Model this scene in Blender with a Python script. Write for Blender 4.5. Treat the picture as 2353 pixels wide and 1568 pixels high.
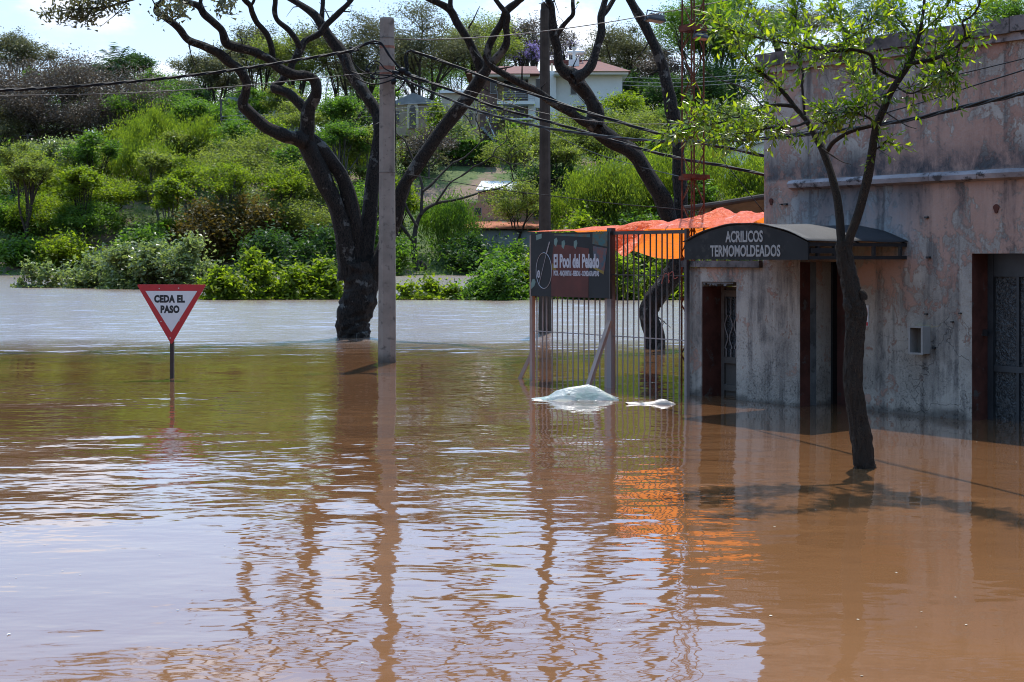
import bpy, math, random
import numpy as np
from mathutils import Vector, Matrix

for o in list(bpy.data.objects):
    bpy.data.objects.remove(o)
SC = bpy.context.scene
COL = SC.collection
R = math.radians

# ------------------------------------------------------------------ camera
F, H, HY, CX = 3268.0, 1.55, 592.0, 1176.5      # focal length in picture units, eye height over the water, horizon row, middle column
cam_d = bpy.data.cameras.new('camera')
cam = bpy.data.objects.new('camera', cam_d)
COL.objects.link(cam)
cam.location = (0, 0, H)
cam.rotation_euler = (R(90), 0, 0)
cam_d.sensor_width = 36.0
cam_d.lens = 36.0 * F / 2353.0
cam_d.shift_y = -(784.0 - HY) / 2353.0
cam_d.clip_start = 0.1
cam_d.clip_end = 6000
SC.camera = cam

# ------------------------------------------------------------------ node helper
class G:
    def __init__(s, nt):
        s.t = nt
        nt.nodes.clear()
    def n(s, typ, props=None, **inp):
        k = s.t.nodes.new(typ)
        for a, b in (props or {}).items():
            setattr(k, a, b)
        for a, b in inp.items():
            s.set(k.inputs[a.replace('_', ' ')], b)
        return k
    def set(s, sock, v):
        if isinstance(v, bpy.types.NodeSocket):
            s.t.links.new(v, sock)
        elif v is not None:
            if isinstance(v, tuple) and len(v) == 3 and sock.type == 'RGBA':
                v = (*v, 1)
            sock.default_value = v
    def m(s, op, a, b=None, c=None, clamp=False):
        k = s.t.nodes.new('ShaderNodeMath')
        k.operation = op
        k.use_clamp = clamp
        for i, v in enumerate((a, b, c)):
            if v is not None:
                s.set(k.inputs[i], v)
        return k.outputs[0]
    def vm(s, op, a, b=None):
        k = s.t.nodes.new('ShaderNodeVectorMath')
        k.operation = op
        s.set(k.inputs[0], a)
        if b is not None:
            s.set(k.inputs[1], b)
        return k.outputs[0]
    def mix(s, f, a, b, mode='MIX'):
        k = s.t.nodes.new('ShaderNodeMix')
        k.data_type = 'RGBA'
        k.blend_type = mode
        s.set(k.inputs[0], f)
        s.set(k.inputs[6], a)
        s.set(k.inputs[7], b)
        return k.outputs[2]
    def ramp(s, f, stops, interp='LINEAR'):
        k = s.t.nodes.new('ShaderNodeValToRGB')
        cr = k.color_ramp
        cr.interpolation = interp
        while len(cr.elements) < len(stops):
            cr.elements.new(0.5)
        for e, (p, c) in zip(cr.elements, stops):
            e.position = p
            e.color = (c, c, c, 1) if isinstance(c, (int, float)) else (*c, 1)
        s.set(k.inputs[0], f)
        return k.outputs[0]
    def smooth(s, v, a, b, lo=0.0, hi=1.0):
        k = s.t.nodes.new('ShaderNodeMapRange')
        k.interpolation_type = 'SMOOTHSTEP'
        s.set(k.inputs[0], v)
        for i, x in enumerate((a, b, lo, hi)):
            s.set(k.inputs[i + 1], x)
        return k.outputs[0]
    def noise(s, vec, scale, detail=4, rough=0.55, dist=0.0):
        return s.n('ShaderNodeTexNoise', None, Vector=vec, Scale=scale, Detail=detail, Roughness=rough, Distortion=dist).outputs[0]
    def mapped(s, vec, scale=(1, 1, 1), loc=(0, 0, 0)):
        return s.n('ShaderNodeMapping', None, Vector=vec, Scale=scale, Location=loc).outputs[0]
    def out(s, surf):
        o = s.t.nodes.new('ShaderNodeOutputMaterial')
        s.t.links.new(surf, o.inputs[0])

# ------------------------------------------------------------------ sky, sun, exposure
SUN_EL, SUN_AZ = R(67), R(9)                     # high sun, almost straight ahead, a little to the right
w = bpy.data.worlds.new('World')
SC.world = w
w.use_nodes = True
g = G(w.node_tree)
sky = g.n('ShaderNodeTexSky', {'sky_type': 'NISHITA', 'sun_disc': False, 'sun_elevation': SUN_EL, 'sun_rotation': SUN_AZ,
                               'air_density': 1.0, 'dust_density': 1.2, 'ozone_density': 1.5})
tc = g.n('ShaderNodeTexCoord').outputs['Generated']
sx = g.n('ShaderNodeSeparateXYZ', None, Vector=tc)
zz = g.m('ADD', g.m('MAXIMUM', sx.outputs[2], 0.0), 0.12)
pv = g.n('ShaderNodeCombineXYZ', None, X=g.m('DIVIDE', sx.outputs[0], zz), Y=g.m('DIVIDE', sx.outputs[1], zz), Z=0.0).outputs[0]
c1 = g.noise(g.mapped(tc, (1, 1, 2.3), (0.35, 0.1, 0.0)), 5.2, 9, 0.58, 0.25)
c1 = g.m('ADD', c1, g.smooth(sx.outputs[2], 0.12, 0.24, 0.09, 0.0))              # cloud banks pile up towards the horizon
cl = g.smooth(c1, 0.53, 0.65)
c2 = g.noise(pv, 2.3, 5, 0.5)
ccol = g.mix(g.smooth(c2, 0.35, 0.7), (8.2, 8.9, 10.4), (10.8, 11.1, 11.7))
sdv = (math.sin(SUN_AZ) * math.cos(SUN_EL), math.cos(SUN_AZ) * math.cos(SUN_EL), math.sin(SUN_EL))
ds = g.n('ShaderNodeVectorMath', {'operation': 'DOT_PRODUCT'})
g.t.links.new(g.vm('NORMALIZE', tc), ds.inputs[0]); ds.inputs[1].default_value = sdv
ph = g.m('POWER', g.m('MULTIPLY_ADD', ds.outputs['Value'], 0.5, 0.5), 2.0)      # thin cloud scatters forward: brighter towards the sun
ph = g.m('MULTIPLY_ADD', ph, 0.95, 0.32)
ccol = g.vm('MULTIPLY', ccol, g.n('ShaderNodeCombineXYZ', None, X=ph, Y=ph, Z=ph).outputs[0])
skyc = g.mix(1.0, sky.outputs[0], (1.0, 1.0, 1.0), 'MULTIPLY')
vcol = g.mix(g.smooth(sx.outputs[2], 0.05, 0.34), (8.8, 10.6, 12.8), (4.0, 8.6, 15.8))
veil = g.mix(0.62, skyc, g.vm('MULTIPLY', vcol, g.n('ShaderNodeCombineXYZ', None, X=ph, Y=ph, Z=ph).outputs[0]))
col = g.mix(g.m('MULTIPLY', cl, 0.92), veil, ccol)
bg = g.n('ShaderNodeBackground', None, Color=col, Strength=0.12)
wo = w.node_tree.nodes.new('ShaderNodeOutputWorld')
w.node_tree.links.new(bg.outputs[0], wo.inputs[0])

sun_d = bpy.data.lights.new('sun', 'SUN')
sun_d.energy = 5.0
sun_d.angle = R(0.8)
sun_d.color = (1.0, 0.955, 0.88)
sun = bpy.data.objects.new('sun', sun_d)
COL.objects.link(sun)
sdir = Vector((math.sin(SUN_AZ) * math.cos(SUN_EL), math.cos(SUN_AZ) * math.cos(SUN_EL), math.sin(SUN_EL)))
sun.rotation_euler = sdir.to_track_quat('Z', 'Y').to_euler()
sun.location = sdir * 60

vs = SC.view_settings
vs.view_transform = 'Standard'
vs.look = 'None'
vs.exposure = 0.30
vs.gamma = 1.0
vs.use_curve_mapping = False
SC.render.engine = 'CYCLES'
SC.cycles.use_denoising = True
SC.cycles.pixel_filter_type = 'BLACKMAN_HARRIS'
SC.cycles.filter_width = 1.05
SC.cycles.max_bounces = 5
SC.cycles.diffuse_bounces = 2
SC.cycles.glossy_bounces = 3
SC.cycles.transmission_bounces = 3
SC.cycles.transparent_max_bounces = 8
SC.cycles.caustics_reflective = False
SC.cycles.caustics_refractive = False

# ------------------------------------------------------------------ geometry helpers
def P(x, y, d):
    return np.array(((x - CX) / F * d, d, H - (y - HY) / F * d))
def Wd(y):
    return F * H / (y - HY)

def tag(o, label=None, cat=None, group=None, kind=None):
    if label: o['label'] = label
    if cat: o['category'] = cat
    if group: o['group'] = group
    if kind: o['kind'] = kind
    return o
def link(name, me, mat=None, parent=None, smooth=False):
    if mat is not None and not me.materials:
        me.materials.append(mat)
    if smooth:
        me.polygons.foreach_set('use_smooth', np.ones(len(me.polygons), dtype=bool))
    o = bpy.data.objects.new(name, me)
    COL.objects.link(o)
    if parent is not None:
        o.parent = parent
    return o
def empty(name, loc=(0, 0, 0), rz=0.0, label=None, cat=None, group=None):
    o = bpy.data.objects.new(name, None)
    o.empty_display_size = 0.2
    COL.objects.link(o)
    o.location = loc
    o.rotation_euler = (0, 0, rz)
    return tag(o, label, cat, group)
def np_mesh(name, V, Fq, attr=None):
    """V (n,3), Fq (m,k) faces with equal side counts"""
    me = bpy.data.meshes.new(name)
    V = np.asarray(V, dtype=np.float32)
    Fq = np.asarray(Fq, dtype=np.int32)
    m, k = Fq.shape
    me.vertices.add(len(V)); me.vertices.foreach_set('co', V.ravel())
    me.loops.add(m * k); me.loops.foreach_set('vertex_index', Fq.ravel())
    me.polygons.add(m)
    me.polygons.foreach_set('loop_start', np.arange(0, m * k, k, dtype=np.int32))
    if attr is not None:
        a = me.attributes.new('rnd', 'FLOAT', 'POINT')
        a.data.foreach_set('value', np.asarray(attr, dtype=np.float32))
    me.update(calc_edges=True)
    return me

class MB:
    def __init__(s):
        s.v, s.f = [], []
    def add(s, V, Fs):
        b = len(s.v)
        s.v += [tuple(map(float, p)) for p in V]
        s.f += [tuple(i + b for i in f) for f in Fs]
        return s
    def box(s, x0, x1, y0, y1, z0, z1, M=None):
        V = [(x0, y0, z0), (x1, y0, z0), (x1, y1, z0), (x0, y1, z0), (x0, y0, z1), (x1, y0, z1), (x1, y1, z1), (x0, y1, z1)]
        if M is not None:
            V = [tuple(M @ Vector(p)) for p in V]
        return s.add(V, [(3, 2, 1, 0), (4, 5, 6, 7), (0, 1, 5, 4), (1, 2, 6, 5), (2, 3, 7, 6), (3, 0, 4, 7)])
    def bar(s, a, b, wx, wy=None, up=(0, 0, 1)):
        """square bar between two points"""
        a, b = Vector(a), Vector(b)
        d = (b - a).normalized()
        u = Vector(up)
        if abs(d.dot(u)) > 0.97: u = Vector((1, 0, 0))
        x = d.cross(u).normalized(); y = x.cross(d).normalized()
        wy = wy or wx
        V = [p + x * (sx_ * wx / 2) + y * (sy_ * wy / 2) for p in (a, b) for sx_, sy_ in ((-1, -1), (1, -1), (1, 1), (-1, 1))]
        return s.add(V, [(3, 2, 1, 0), (4, 5, 6, 7), (0, 1, 5, 4), (1, 2, 6, 5), (2, 3, 7, 6), (3, 0, 4, 7)])
    def tube(s, pts, rad, n=8, rng=None, lump=0.0, cap=True):
        V, Fq = tube_np(pts, rad, n, rng, lump)
        s.add(V, [tuple(f) for f in Fq])
        if cap:
            b = len(s.v) - len(V)
            s.f.append(tuple(b + i for i in range(n))[::-1])
            s.f.append(tuple(b + len(V) - n + i for i in range(n)))
        return s
    def prism(s, poly, y0, y1):
        """poly: list of (x,z) in order; extruded along y"""
        k = len(poly)
        V = [(x, y0, z) for x, z in poly] + [(x, y1, z) for x, z in poly]
        return s.add(V, [tuple(range(k)), tuple(range(2 * k - 1, k - 1, -1))] + [(i, i + k, (i + 1) % k + k, (i + 1) % k) for i in range(k)])
    def build(s, name, mat, parent=None, smooth=False):
        me = bpy.data.meshes.new(name)
        me.from_pydata(s.v, [], s.f)
        me.update()
        return link(name, me, mat, parent, smooth)

def catmull(pts, k=4):
    p = np.asarray(pts, float)
    if len(p) < 3:
        t = np.linspace(0, 1, k + 1)[:, None]
        return p[0] * (1 - t) + p[-1] * t
    q = np.vstack([2 * p[0] - p[1], p, 2 * p[-1] - p[-2]])
    out = []
    ts = np.linspace(0, 1, k, endpoint=False)[:, None]
    for i in range(len(p) - 1):
        a, b, c, d = q[i:i + 4]
        out.append(0.5 * ((2 * b) + (-a + c) * ts + (2 * a - 5 * b + 4 * c - d) * ts ** 2 + (-a + 3 * b - 3 * c + d) * ts ** 3))
    return np.vstack(out + [p[-1:]])
def tube_np(pts, rad, n=6, rng=None, lump=0.0, ridge=0.0):
    p = np.asarray(pts, float)
    m = len(p)
    rad = np.broadcast_to(np.asarray(rad, float), (m,))
    T = np.gradient(p, axis=0)
    T /= np.linalg.norm(T, axis=1)[:, None] + 1e-9
    ref = np.array((1.0, 0, 0)) if abs(T[0][0]) < 0.8 else np.array((0, 1.0, 0))
    X = np.empty_like(p)
    x = ref - T[0] * ref.dot(T[0])
    for i in range(m):
        x = x - T[i] * x.dot(T[i])
        x = x / (np.linalg.norm(x) + 1e-9)
        X[i] = x
    Y = np.cross(T, X)
    a = np.linspace(0, 2 * math.pi, n, endpoint=False)
    rr = np.repeat(rad[:, None], n, 1)
    if rng is not None and lump:
        nz = rng.normal(0, 1, (m + 8, n))
        for _ in range(3):
            nz[1:-1] = (nz[:-2] + nz[1:-1] + nz[2:]) / 3
        nz = (nz + np.roll(nz, 1, 1)) / 2
        nz = nz[4:-4] / (nz.std() + 1e-6)
        rr = rr * (1 + lump * nz)
    if rng is not None and ridge:
        rz = rng.normal(0, 1, (m + 8, n))
        for _ in range(4):
            rz[1:-1] = (rz[:-2] + rz[1:-1] + rz[2:]) / 3
        rz = rz[4:-4] / (rz.std() + 1e-6)
        rr = rr * (1 + ridge * np.clip(rz, -1.6, 1.1))
    V = p[:, None, :] + rr[..., None] * (np.cos(a)[None, :, None] * X[:, None, :] + np.sin(a)[None, :, None] * Y[:, None, :])
    i, j = np.meshgrid(np.arange(m - 1), np.arange(n), indexing='ij')
    j2 = (j + 1) % n
    Fq = np.stack([i * n + j, i * n + j2, (i + 1) * n + j2, (i + 1) * n + j], -1).reshape(-1, 4)
    return V.reshape(-1, 3), Fq
class Tubes:
    def __init__(s):
        s.V, s.F, s.k = [], [], 0
    def add(s, pts, rad, n=5, rng=None, lump=0.0, ridge=0.0):
        V, Fq = tube_np(pts, rad, n, rng, lump, ridge)
        s.V.append(V); s.F.append(Fq + s.k); s.k += len(V)
    def build(s, name, mat, parent, off=(0, 0, 0)):
        return link(name, np_mesh(name, np.vstack(s.V) - np.asarray(off), np.vstack(s.F)), mat, parent, True)
def leaf_obj(name, C, A, B, rnd, mat, parent, off=(0, 0, 0)):
    """one pointed blade per leaf"""
    C = C - np.asarray(off)
    V = np.stack([C - A + B, C + A, C - A - B], 1).reshape(-1, 3)
    return link(name, np_mesh(name, V, np.arange(3 * len(C)).reshape(-1, 3), np.repeat(rnd, 3)), mat, parent)
def unit(v):
    return v / (np.linalg.norm(v, axis=-1, keepdims=True) + 1e-9)

def text_obj(name, body, mat, parent, size, loc, rot, sx_=1.0, extr=0.003, bold=0.0, shear=0.0, spacing=1.0, align='CENTER'):
    cu = bpy.data.curves.new(name, 'FONT')
    cu.body = body; cu.size = size; cu.extrude = extr; cu.offset = bold; cu.shear = shear
    cu.align_x = align; cu.align_y = 'BOTTOM_BASELINE'; cu.space_character = spacing; cu.resolution_u = 3
    t = bpy.data.objects.new(name + '_src', cu)
    COL.objects.link(t)
    dg = bpy.context.evaluated_depsgraph_get()
    me = bpy.data.meshes.new_from_object(t.evaluated_get(dg))
    bpy.data.objects.remove(t)
    o = link(name, me, mat, parent)
    o.location = loc; o.rotation_euler = rot; o.scale = (sx_, 1, 1)
    return o

# ------------------------------------------------------------------ materials
def new_mat(name):
    m = bpy.data.materials.new(name)
    m.use_nodes = True
    return m, G(m.node_tree)
def plain(name, col, rough=0.6, spec=0.4, metal=0.0, var=0.25, vscale=6.0, bump=0.0, bscale=40.0, col2=None, wear=None, silt=None):
    """painted / bare surface with blotchy tone variation, optional fine relief, wear patches and a silt coat below a height"""
    m, g = new_mat(name)
    oc = g.n('ShaderNodeTexCoord').outputs['Object']
    nz = g.noise(oc, vscale, 5, 0.6)
    c2 = col2 or tuple(c * (1 - var) for c in col)
    c = g.mix(g.smooth(nz, 0.35, 0.68), col, c2)
    if wear:
        wc, amt, ws = wear
        c = g.mix(g.smooth(g.noise(oc, ws, 7, 0.65), 1 - amt - 0.05, 1 - amt + 0.05), c, wc)
    if silt:
        sc_, z0, z1 = silt
        pz = g.n('ShaderNodeSeparateXYZ', None, Vector=g.n('ShaderNodeNewGeometry').outputs['Position']).outputs[2]
        pz = g.m('ADD', pz, g.m('MULTIPLY', g.m('SUBTRACT', nz, 0.5), 0.25))
        c = g.mix(g.smooth(pz, z0, z1, 0.85, 0.0), c, sc_)
    b = g.n('ShaderNodeBsdfPrincipled', None, Base_Color=c, Roughness=rough, Metallic=metal)
    b.inputs['Specular IOR Level'].default_value = spec
    if bump:
        bn = g.n('ShaderNodeBump', None, Height=g.noise(oc, bscale, 6, 0.65), Strength=bump, Distance=0.01)
        g.t.links.new(bn.outputs[0], b.inputs['Normal'])
    g.out(b.outputs[0])
    return m
def bark(name, c1, c2, lichen, scale=10.0, amt=0.5, dist=0.03):
    m, g = new_mat(name)
    oc = g.n('ShaderNodeTexCoord').outputs['Object']
    v = g.mapped(oc, (1, 1, 0.28))
    vor = g.n('ShaderNodeTexVoronoi', {'feature': 'DISTANCE_TO_EDGE'}, Vector=g.vm('ADD', v, g.vm('SCALE', g.n('ShaderNodeTexNoise', None, Vector=v, Scale=scale * 0.7).outputs[1])), Scale=scale)
    n1 = g.noise(v, scale * 2.2, 6, 0.65)
    h = g.m('ADD', g.m('MULTIPLY', g.smooth(vor.outputs[0], 0.0, 0.16), 0.7), g.m('MULTIPLY', n1, 0.6))
    c = g.mix(g.smooth(h, 0.50, 0.98), c1, c2)  # furrows darkened in the colour too, standing in for relief shading
    ln = g.noise(oc, 3.1, 6, 0.62)
    c = g.mix(g.smooth(ln, 1 - amt, 1 - amt + 0.06, 0.0, 0.75), c, lichen)
    b = g.n('ShaderNodeBsdfPrincipled', None, Base_Color=c, Roughness=0.85)
    b.inputs['Specular IOR Level'].default_value = 0.25
    bn = g.n('ShaderNodeBump', None, Height=h, Strength=0.9, Distance=dist)
    g.t.links.new(bn.outputs[0], b.inputs['Normal'])
    g.out(b.outputs[0])
    return m
def leafmat(name, a, b, c, trans=0.5, rough=0.5, spec=0.35, tboost=(1.5, 1.7, 0.7)):
    m, g = new_mat(name)
    if name in ('green leaves', 'dark leaves', 'olive leaves', 'brown leaves', 'grey brown leaves', 'sage leaves'):
        a, b, c = [tuple(v * 1.22 for v in q) for q in (a, b, c)]
    r = g.n('ShaderNodeAttribute', {'attribute_name': 'rnd'}).outputs['Fac']
    col = g.ramp(r, [(0.0, a), (0.5, b), (1.0, c)])
    p = g.n('ShaderNodeBsdfPrincipled', None, Base_Color=col, Roughness=rough)
    p.inputs['Specular IOR Level'].default_value = spec
    t = g.n('ShaderNodeBsdfTranslucent', None, Color=g.mix(1.0, col, tboost, 'MULTIPLY'))
    mx = g.n('ShaderNodeMixShader', None, Fac=trans)
    g.t.links.new(p.outputs[0], mx.inputs[1]); g.t.links.new(t.outputs[0], mx.inputs[2])
    g.out(mx.outputs[0])
    return m

MT = {}
MT['bark'] = bark('dark bark', (0.004, 0.003, 0.003), (0.034, 0.026, 0.020), (0.19, 0.18, 0.16), 13, 0.42, 0.06)
MT['bark_young'] = bark('brown furrowed bark', (0.007, 0.005, 0.004), (0.085, 0.058, 0.040), (0.17, 0.13, 0.10), 34, 0.34, 0.05)
MT['bark_far'] = plain('far bark', (0.055, 0.045, 0.035), 0.9, 0.2, var=0.5, vscale=1.5)
MT['bark_pale'] = plain('far pale bark', (0.13, 0.115, 0.10), 0.9, 0.2, var=0.5, vscale=1.5)
LEAF = {
 'bright': leafmat('bright leaves', (0.068, 0.108, 0.010), (0.118, 0.168, 0.016), (0.185, 0.225, 0.028), 0.62, tboost=(1.9, 1.9, 0.65)),
 'willow': leafmat('willow leaves', (0.078, 0.122, 0.014), (0.120, 0.172, 0.022), (0.180, 0.228, 0.036), 0.62, tboost=(1.9, 1.9, 0.65)),
 'green': leafmat('green leaves', (0.032, 0.070, 0.012), (0.060, 0.112, 0.018), (0.098, 0.160, 0.026), 0.55, tboost=(1.8, 1.9, 0.7)),
 'dark': leafmat('dark leaves', (0.016, 0.038, 0.011), (0.032, 0.066, 0.016), (0.058, 0.100, 0.024), 0.42),
 'olive': leafmat('olive leaves', (0.066, 0.082, 0.020), (0.108, 0.132, 0.032), (0.165, 0.188, 0.052), 0.58, tboost=(1.8, 1.85, 0.8)),
 'sage': leafmat('sage leaves', (0.085, 0.105, 0.040), (0.135, 0.165, 0.062), (0.21, 0.24, 0.11), 0.5, 0.35, 0.6, tboost=(1.5, 1.6, 0.8)),
 'grey': leafmat('grey brown leaves', (0.050, 0.050, 0.028), (0.088, 0.090, 0.046), (0.130, 0.135, 0.070), 0.42, tboost=(1.3, 1.3, 0.8)),
 'brown': leafmat('brown leaves', (0.038, 0.030, 0.024), (0.072, 0.056, 0.044), (0.105, 0.092, 0.058), 0.3, tboost=(1.2, 1.1, 0.9)),
 'russet': leafmat('russet leaves', (0.065, 0.050, 0.014), (0.110, 0.082, 0.020), (0.150, 0.120, 0.032), 0.42, tboost=(1.4, 1.3, 0.7)),
 'lilac': leafmat('lilac blossom', (0.20, 0.14, 0.34), (0.28, 0.21, 0.46), (0.36, 0.29, 0.55), 0.35, tboost=(1.1, 1.1, 1.2)),
 'young': leafmat('glossy young leaves', (0.050, 0.090, 0.010), (0.115, 0.175, 0.014), (0.260, 0.290, 0.024), 0.62, 0.26, 0.8, (1.9, 1.9, 0.6)),
}
MT['concrete'] = plain('weathered concrete', (0.270, 0.228, 0.190), 0.9, 0.2, var=0.28, vscale=3.0, bump=0.5, bscale=60, wear=((0.13, 0.11, 0.095), 0.40, 9), silt=((0.085, 0.065, 0.05), 0.02, 0.16))
MT['concrete_dark'] = plain('dark tarred pole', (0.070, 0.056, 0.045), 0.9, 0.2, var=0.4, vscale=4.0, bump=0.4, bscale=40)
MT['cable'] = plain('black cable', (0.007, 0.007, 0.009), 0.5, 0.15, var=0.3, vscale=2)
MT['wire'] = plain('grey wire', (0.085, 0.075, 0.070), 0.5, 0.4, var=0.3, vscale=2)
MT['rust'] = plain('rusty steel', (0.13, 0.040, 0.020), 0.85, 0.3, var=0.55, vscale=18, bump=0.3, bscale=80)
MT['iron'] = plain('dark iron', (0.030, 0.022, 0.020), 0.55, 0.45, var=0.4, vscale=12, wear=((0.13, 0.055, 0.03), 0.36, 22), silt=((0.29, 0.24, 0.225), 0.75, 1.25))
MT['wood'] = plain('weathered timber', (0.36, 0.26, 0.205), 0.85, 0.25, var=0.3, vscale=8, bump=0.3, bscale=50, silt=((0.36, 0.26, 0.22), 0.2, 1.0))
MT['black'] = plain('black paint', (0.014, 0.014, 0.016), 0.45, 0.45, var=0.3, vscale=10, wear=((0.045, 0.042, 0.04), 0.34, 30))
MT['awning_front'] = plain('dusty black sheet', (0.015, 0.015, 0.016), 0.6, 0.2, var=0.5, vscale=5, wear=((0.030, 0.028, 0.026), 0.42, 9))
MT['roofing'] = plain('black roofing felt', (0.018, 0.018, 0.021), 0.62, 0.45, var=0.3, vscale=9, bump=0.5, bscale=160)
MT['letter'] = plain('faded white lettering', (0.36, 0.34, 0.32), 0.7, 0.3, var=0.3, vscale=20, wear=((0.10, 0.10, 0.10), 0.34, 28))
MT['sign_red'] = plain('sign red', (0.43, 0.008, 0.012), 0.42, 0.5, var=0.15, vscale=8)
MT['sign_white'] = plain('sign white', (0.66, 0.64, 0.63), 0.4, 0.5, var=0.06, vscale=6)
MT['ink'] = plain('sign black', (0.010, 0.010, 0.012), 0.5, 0.4)
MT['bolt'] = plain('zinc bolt', (0.45, 0.45, 0.45), 0.35, 0.5, metal=0.8)

# ------------------------------------------------------------------ setting: hillside, water
rs = np.random.default_rng(5)
_ph = rs.uniform(0, 6.28, (10, 2)); _fr = rs.uniform(0.02, 0.16, (10, 2)) * rs.choice([-1, 1], (10, 2))
def wob(x, y):
    s = 0
    for k in range(10):
        s = s + np.sin(x * _fr[k, 0] + y * _fr[k, 1] + _ph[k, 0])
    return s / 10
def terrain(x, y):
    x = np.asarray(x, float); y = np.asarray(y, float)
    y = y - 3 * wob(x * 1.5, y * 0 + 40)
    t = np.clip((y - 121) / 44.0, 0, 1)
    z = -0.85 + 15.2 * (t * t * (3 - 2 * t) * 0.35 + t * 0.65)
    z = z + 3.2 * np.clip((y - 165) / 80, 0, 1) + 14 * np.clip((y - 300) / 500, 0, 1)
    z = z + 0.7 * wob(x * 3, y * 3) * np.clip((y - 118) / 12, 0, 1)
    return z

m, g = new_mat('hillside grass and earth')
oc = g.n('ShaderNodeTexCoord').outputs['Object']
n1 = g.noise(oc, 0.12, 6, 0.6); n2 = g.noise(oc, 1.3, 5, 0.65)
c = g.mix(g.smooth(n2, 0.35, 0.7), (0.050, 0.085, 0.020), (0.090, 0.120, 0.030))
c = g.mix(g.smooth(n1, 0.50, 0.58), c, g.mix(n2, (0.14, 0.095, 0.062), (0.22, 0.15, 0.11)))
b = g.n('ShaderNodeBsdfPrincipled', None, Base_Color=c, Roughness=0.95)
g.t.links.new(g.n('ShaderNodeBump', None, Height=n2, Strength=0.8, Distance=0.4).outputs[0], b.inputs['Normal'])
g.out(b.outputs[0])
MT['hill'] = m
ys = np.concatenate([[-300, -100, 0, 60, 100], np.arange(112, 210, 2.0), np.arange(215, 320, 10.0), [400, 600, 1000, 2000, 3500]])
xs = np.concatenate([[-2500, -1200, -600, -300], np.arange(-200, 201, 4.0), [300, 600, 1200, 2500]])
X, Y = np.meshgrid(xs, ys)
V = np.stack([X, Y, terrain(X, Y)], -1).reshape(-1, 3)
nx = len(xs)
I, J = np.meshgrid(np.arange(len(ys) - 1), np.arange(nx - 1), indexing='ij')
Fq = np.stack([I * nx + J, I * nx + J + 1, (I + 1) * nx + J + 1, (I + 1) * nx + J], -1).reshape(-1, 4)
hill = link('hillside', np_mesh('hillside', V, Fq), MT['hill'], None, True)
tag(hill, kind='structure')

m, g = new_mat('muddy flood water')
geo = g.n('ShaderNodeNewGeometry')
pos = geo.outputs['Position']
sp = g.n('ShaderNodeSeparateXYZ', None, Vector=pos)
edge = g.m('ADD', sp.outputs[1], g.m('MULTIPLY', g.m('SUBTRACT', g.noise(g.mapped(pos, (0.25, 1.0, 1)), 0.22, 3, 0.5), 0.5), 7.0))
wind = g.smooth(edge, 20.0, 27.0)                                    # breeze roughens the open water further out
calm = g.smooth(g.noise(g.mapped(pos, (0.6, 1.0, 1.0)), 0.16, 2, 0.5), 0.38, 0.62, 0.35, 1.0)
lee = g.smooth(g.m('ADD', sp.outputs[0], g.m('MULTIPLY', sp.outputs[1], -0.12)), -0.6, 1.2, 1.0, 0.38)   # sheltered by the building
pvw = g.mapped(pos, (0.62, 1.0, 1.0))
h = g.m('MULTIPLY', g.noise(pvw, 0.75, 2, 0.4, 0.25), 0.030)
h = g.m('ADD', h, g.m('MULTIPLY', g.noise(pvw, 2.7, 2, 0.45, 0.3), 0.0118))
h = g.m('ADD', h, g.m('MULTIPLY', g.noise(pvw, 7.0, 2, 0.45, 0.2), 0.0050))
h = g.m('MULTIPLY', g.m('MULTIPLY', h, calm), lee)
chop = g.m('MULTIPLY', g.noise(g.mapped(pos, (0.8, 1.0, 1.0)), 7.0, 3, 0.5, 0.3), 0.010)
h = g.m('ADD', h, g.m('MULTIPLY', chop, wind))
bn = g.n('ShaderNodeBump', None, Height=h, Strength=1.0, Distance=1.0)
mud = g.noise(g.mapped(pos, (0.5, 1, 1)), 0.5, 4, 0.55)
c = g.mix(g.smooth(mud, 0.35, 0.7), (0.168, 0.077, 0.031), (0.195, 0.093, 0.040))
body = g.n('ShaderNodeBsdfDiffuse', None, Color=c)
gloss = g.n('ShaderNodeBsdfGlossy', None, Color=(0.98, 0.98, 1.0), Roughness=g.m('MULTIPLY_ADD', wind, 0.16, 0.03))
fr = g.n('ShaderNodeFresnel', None, IOR=1.34)
for nd in (gloss, fr):
    g.t.links.new(bn.outputs[0], nd.inputs['Normal'])
mx = g.n('ShaderNodeMixShader', None, Fac=g.m('MINIMUM', g.m('MULTIPLY', fr.outputs[0], 1.5), 0.78))
g.t.links.new(body.outputs[0], mx.inputs[1]); g.t.links.new(gloss.outputs[0], mx.inputs[2])
g.out(mx.outputs[0])
MT['water'] = m
# open water carries real wind waves from about 21 m out; one sheet lies just under them and runs on to every side
rw = np.random.default_rng(31)
rows = [3.0]
while rows[-1] < 132:
    y_ = rows[-1]
    rows.append(y_ + (0.9 if y_ < 19 else max(0.085, 0.0021 * y_)))
rows = np.array(rows); ncol = 215
tt = np.linspace(-1, 1, ncol)
Yw = np.repeat(rows[:, None], ncol, 1)
Xw = tt[None, :] * (0.43 * rows[:, None] + 7.0)
hz_ = np.zeros_like(Xw); slope2 = 0.0
for q in range(46):
    lam = 0.30 * (1.0 / 0.30) ** rw.uniform(0, 1); th = rw.normal(0, 0.55) + math.pi / 2
    kk = 2 * math.pi / lam; a_ = lam * rw.uniform(0.5, 1.0); slope2 += (a_ * kk) ** 2 / 2
    ok = np.clip((lam / (2.6 * np.gradient(rows))) - 0.6, 0, 1)[:, None]
    hz_ += ok * a_ * np.sin(kk * (math.cos(th) * Xw + math.sin(th) * Yw) + rw.uniform(0, 6.28) + 0.8 * wob(Xw * 5 + q, Yw * 5))
hz_ *= 0.052 / math.sqrt(slope2)
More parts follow.
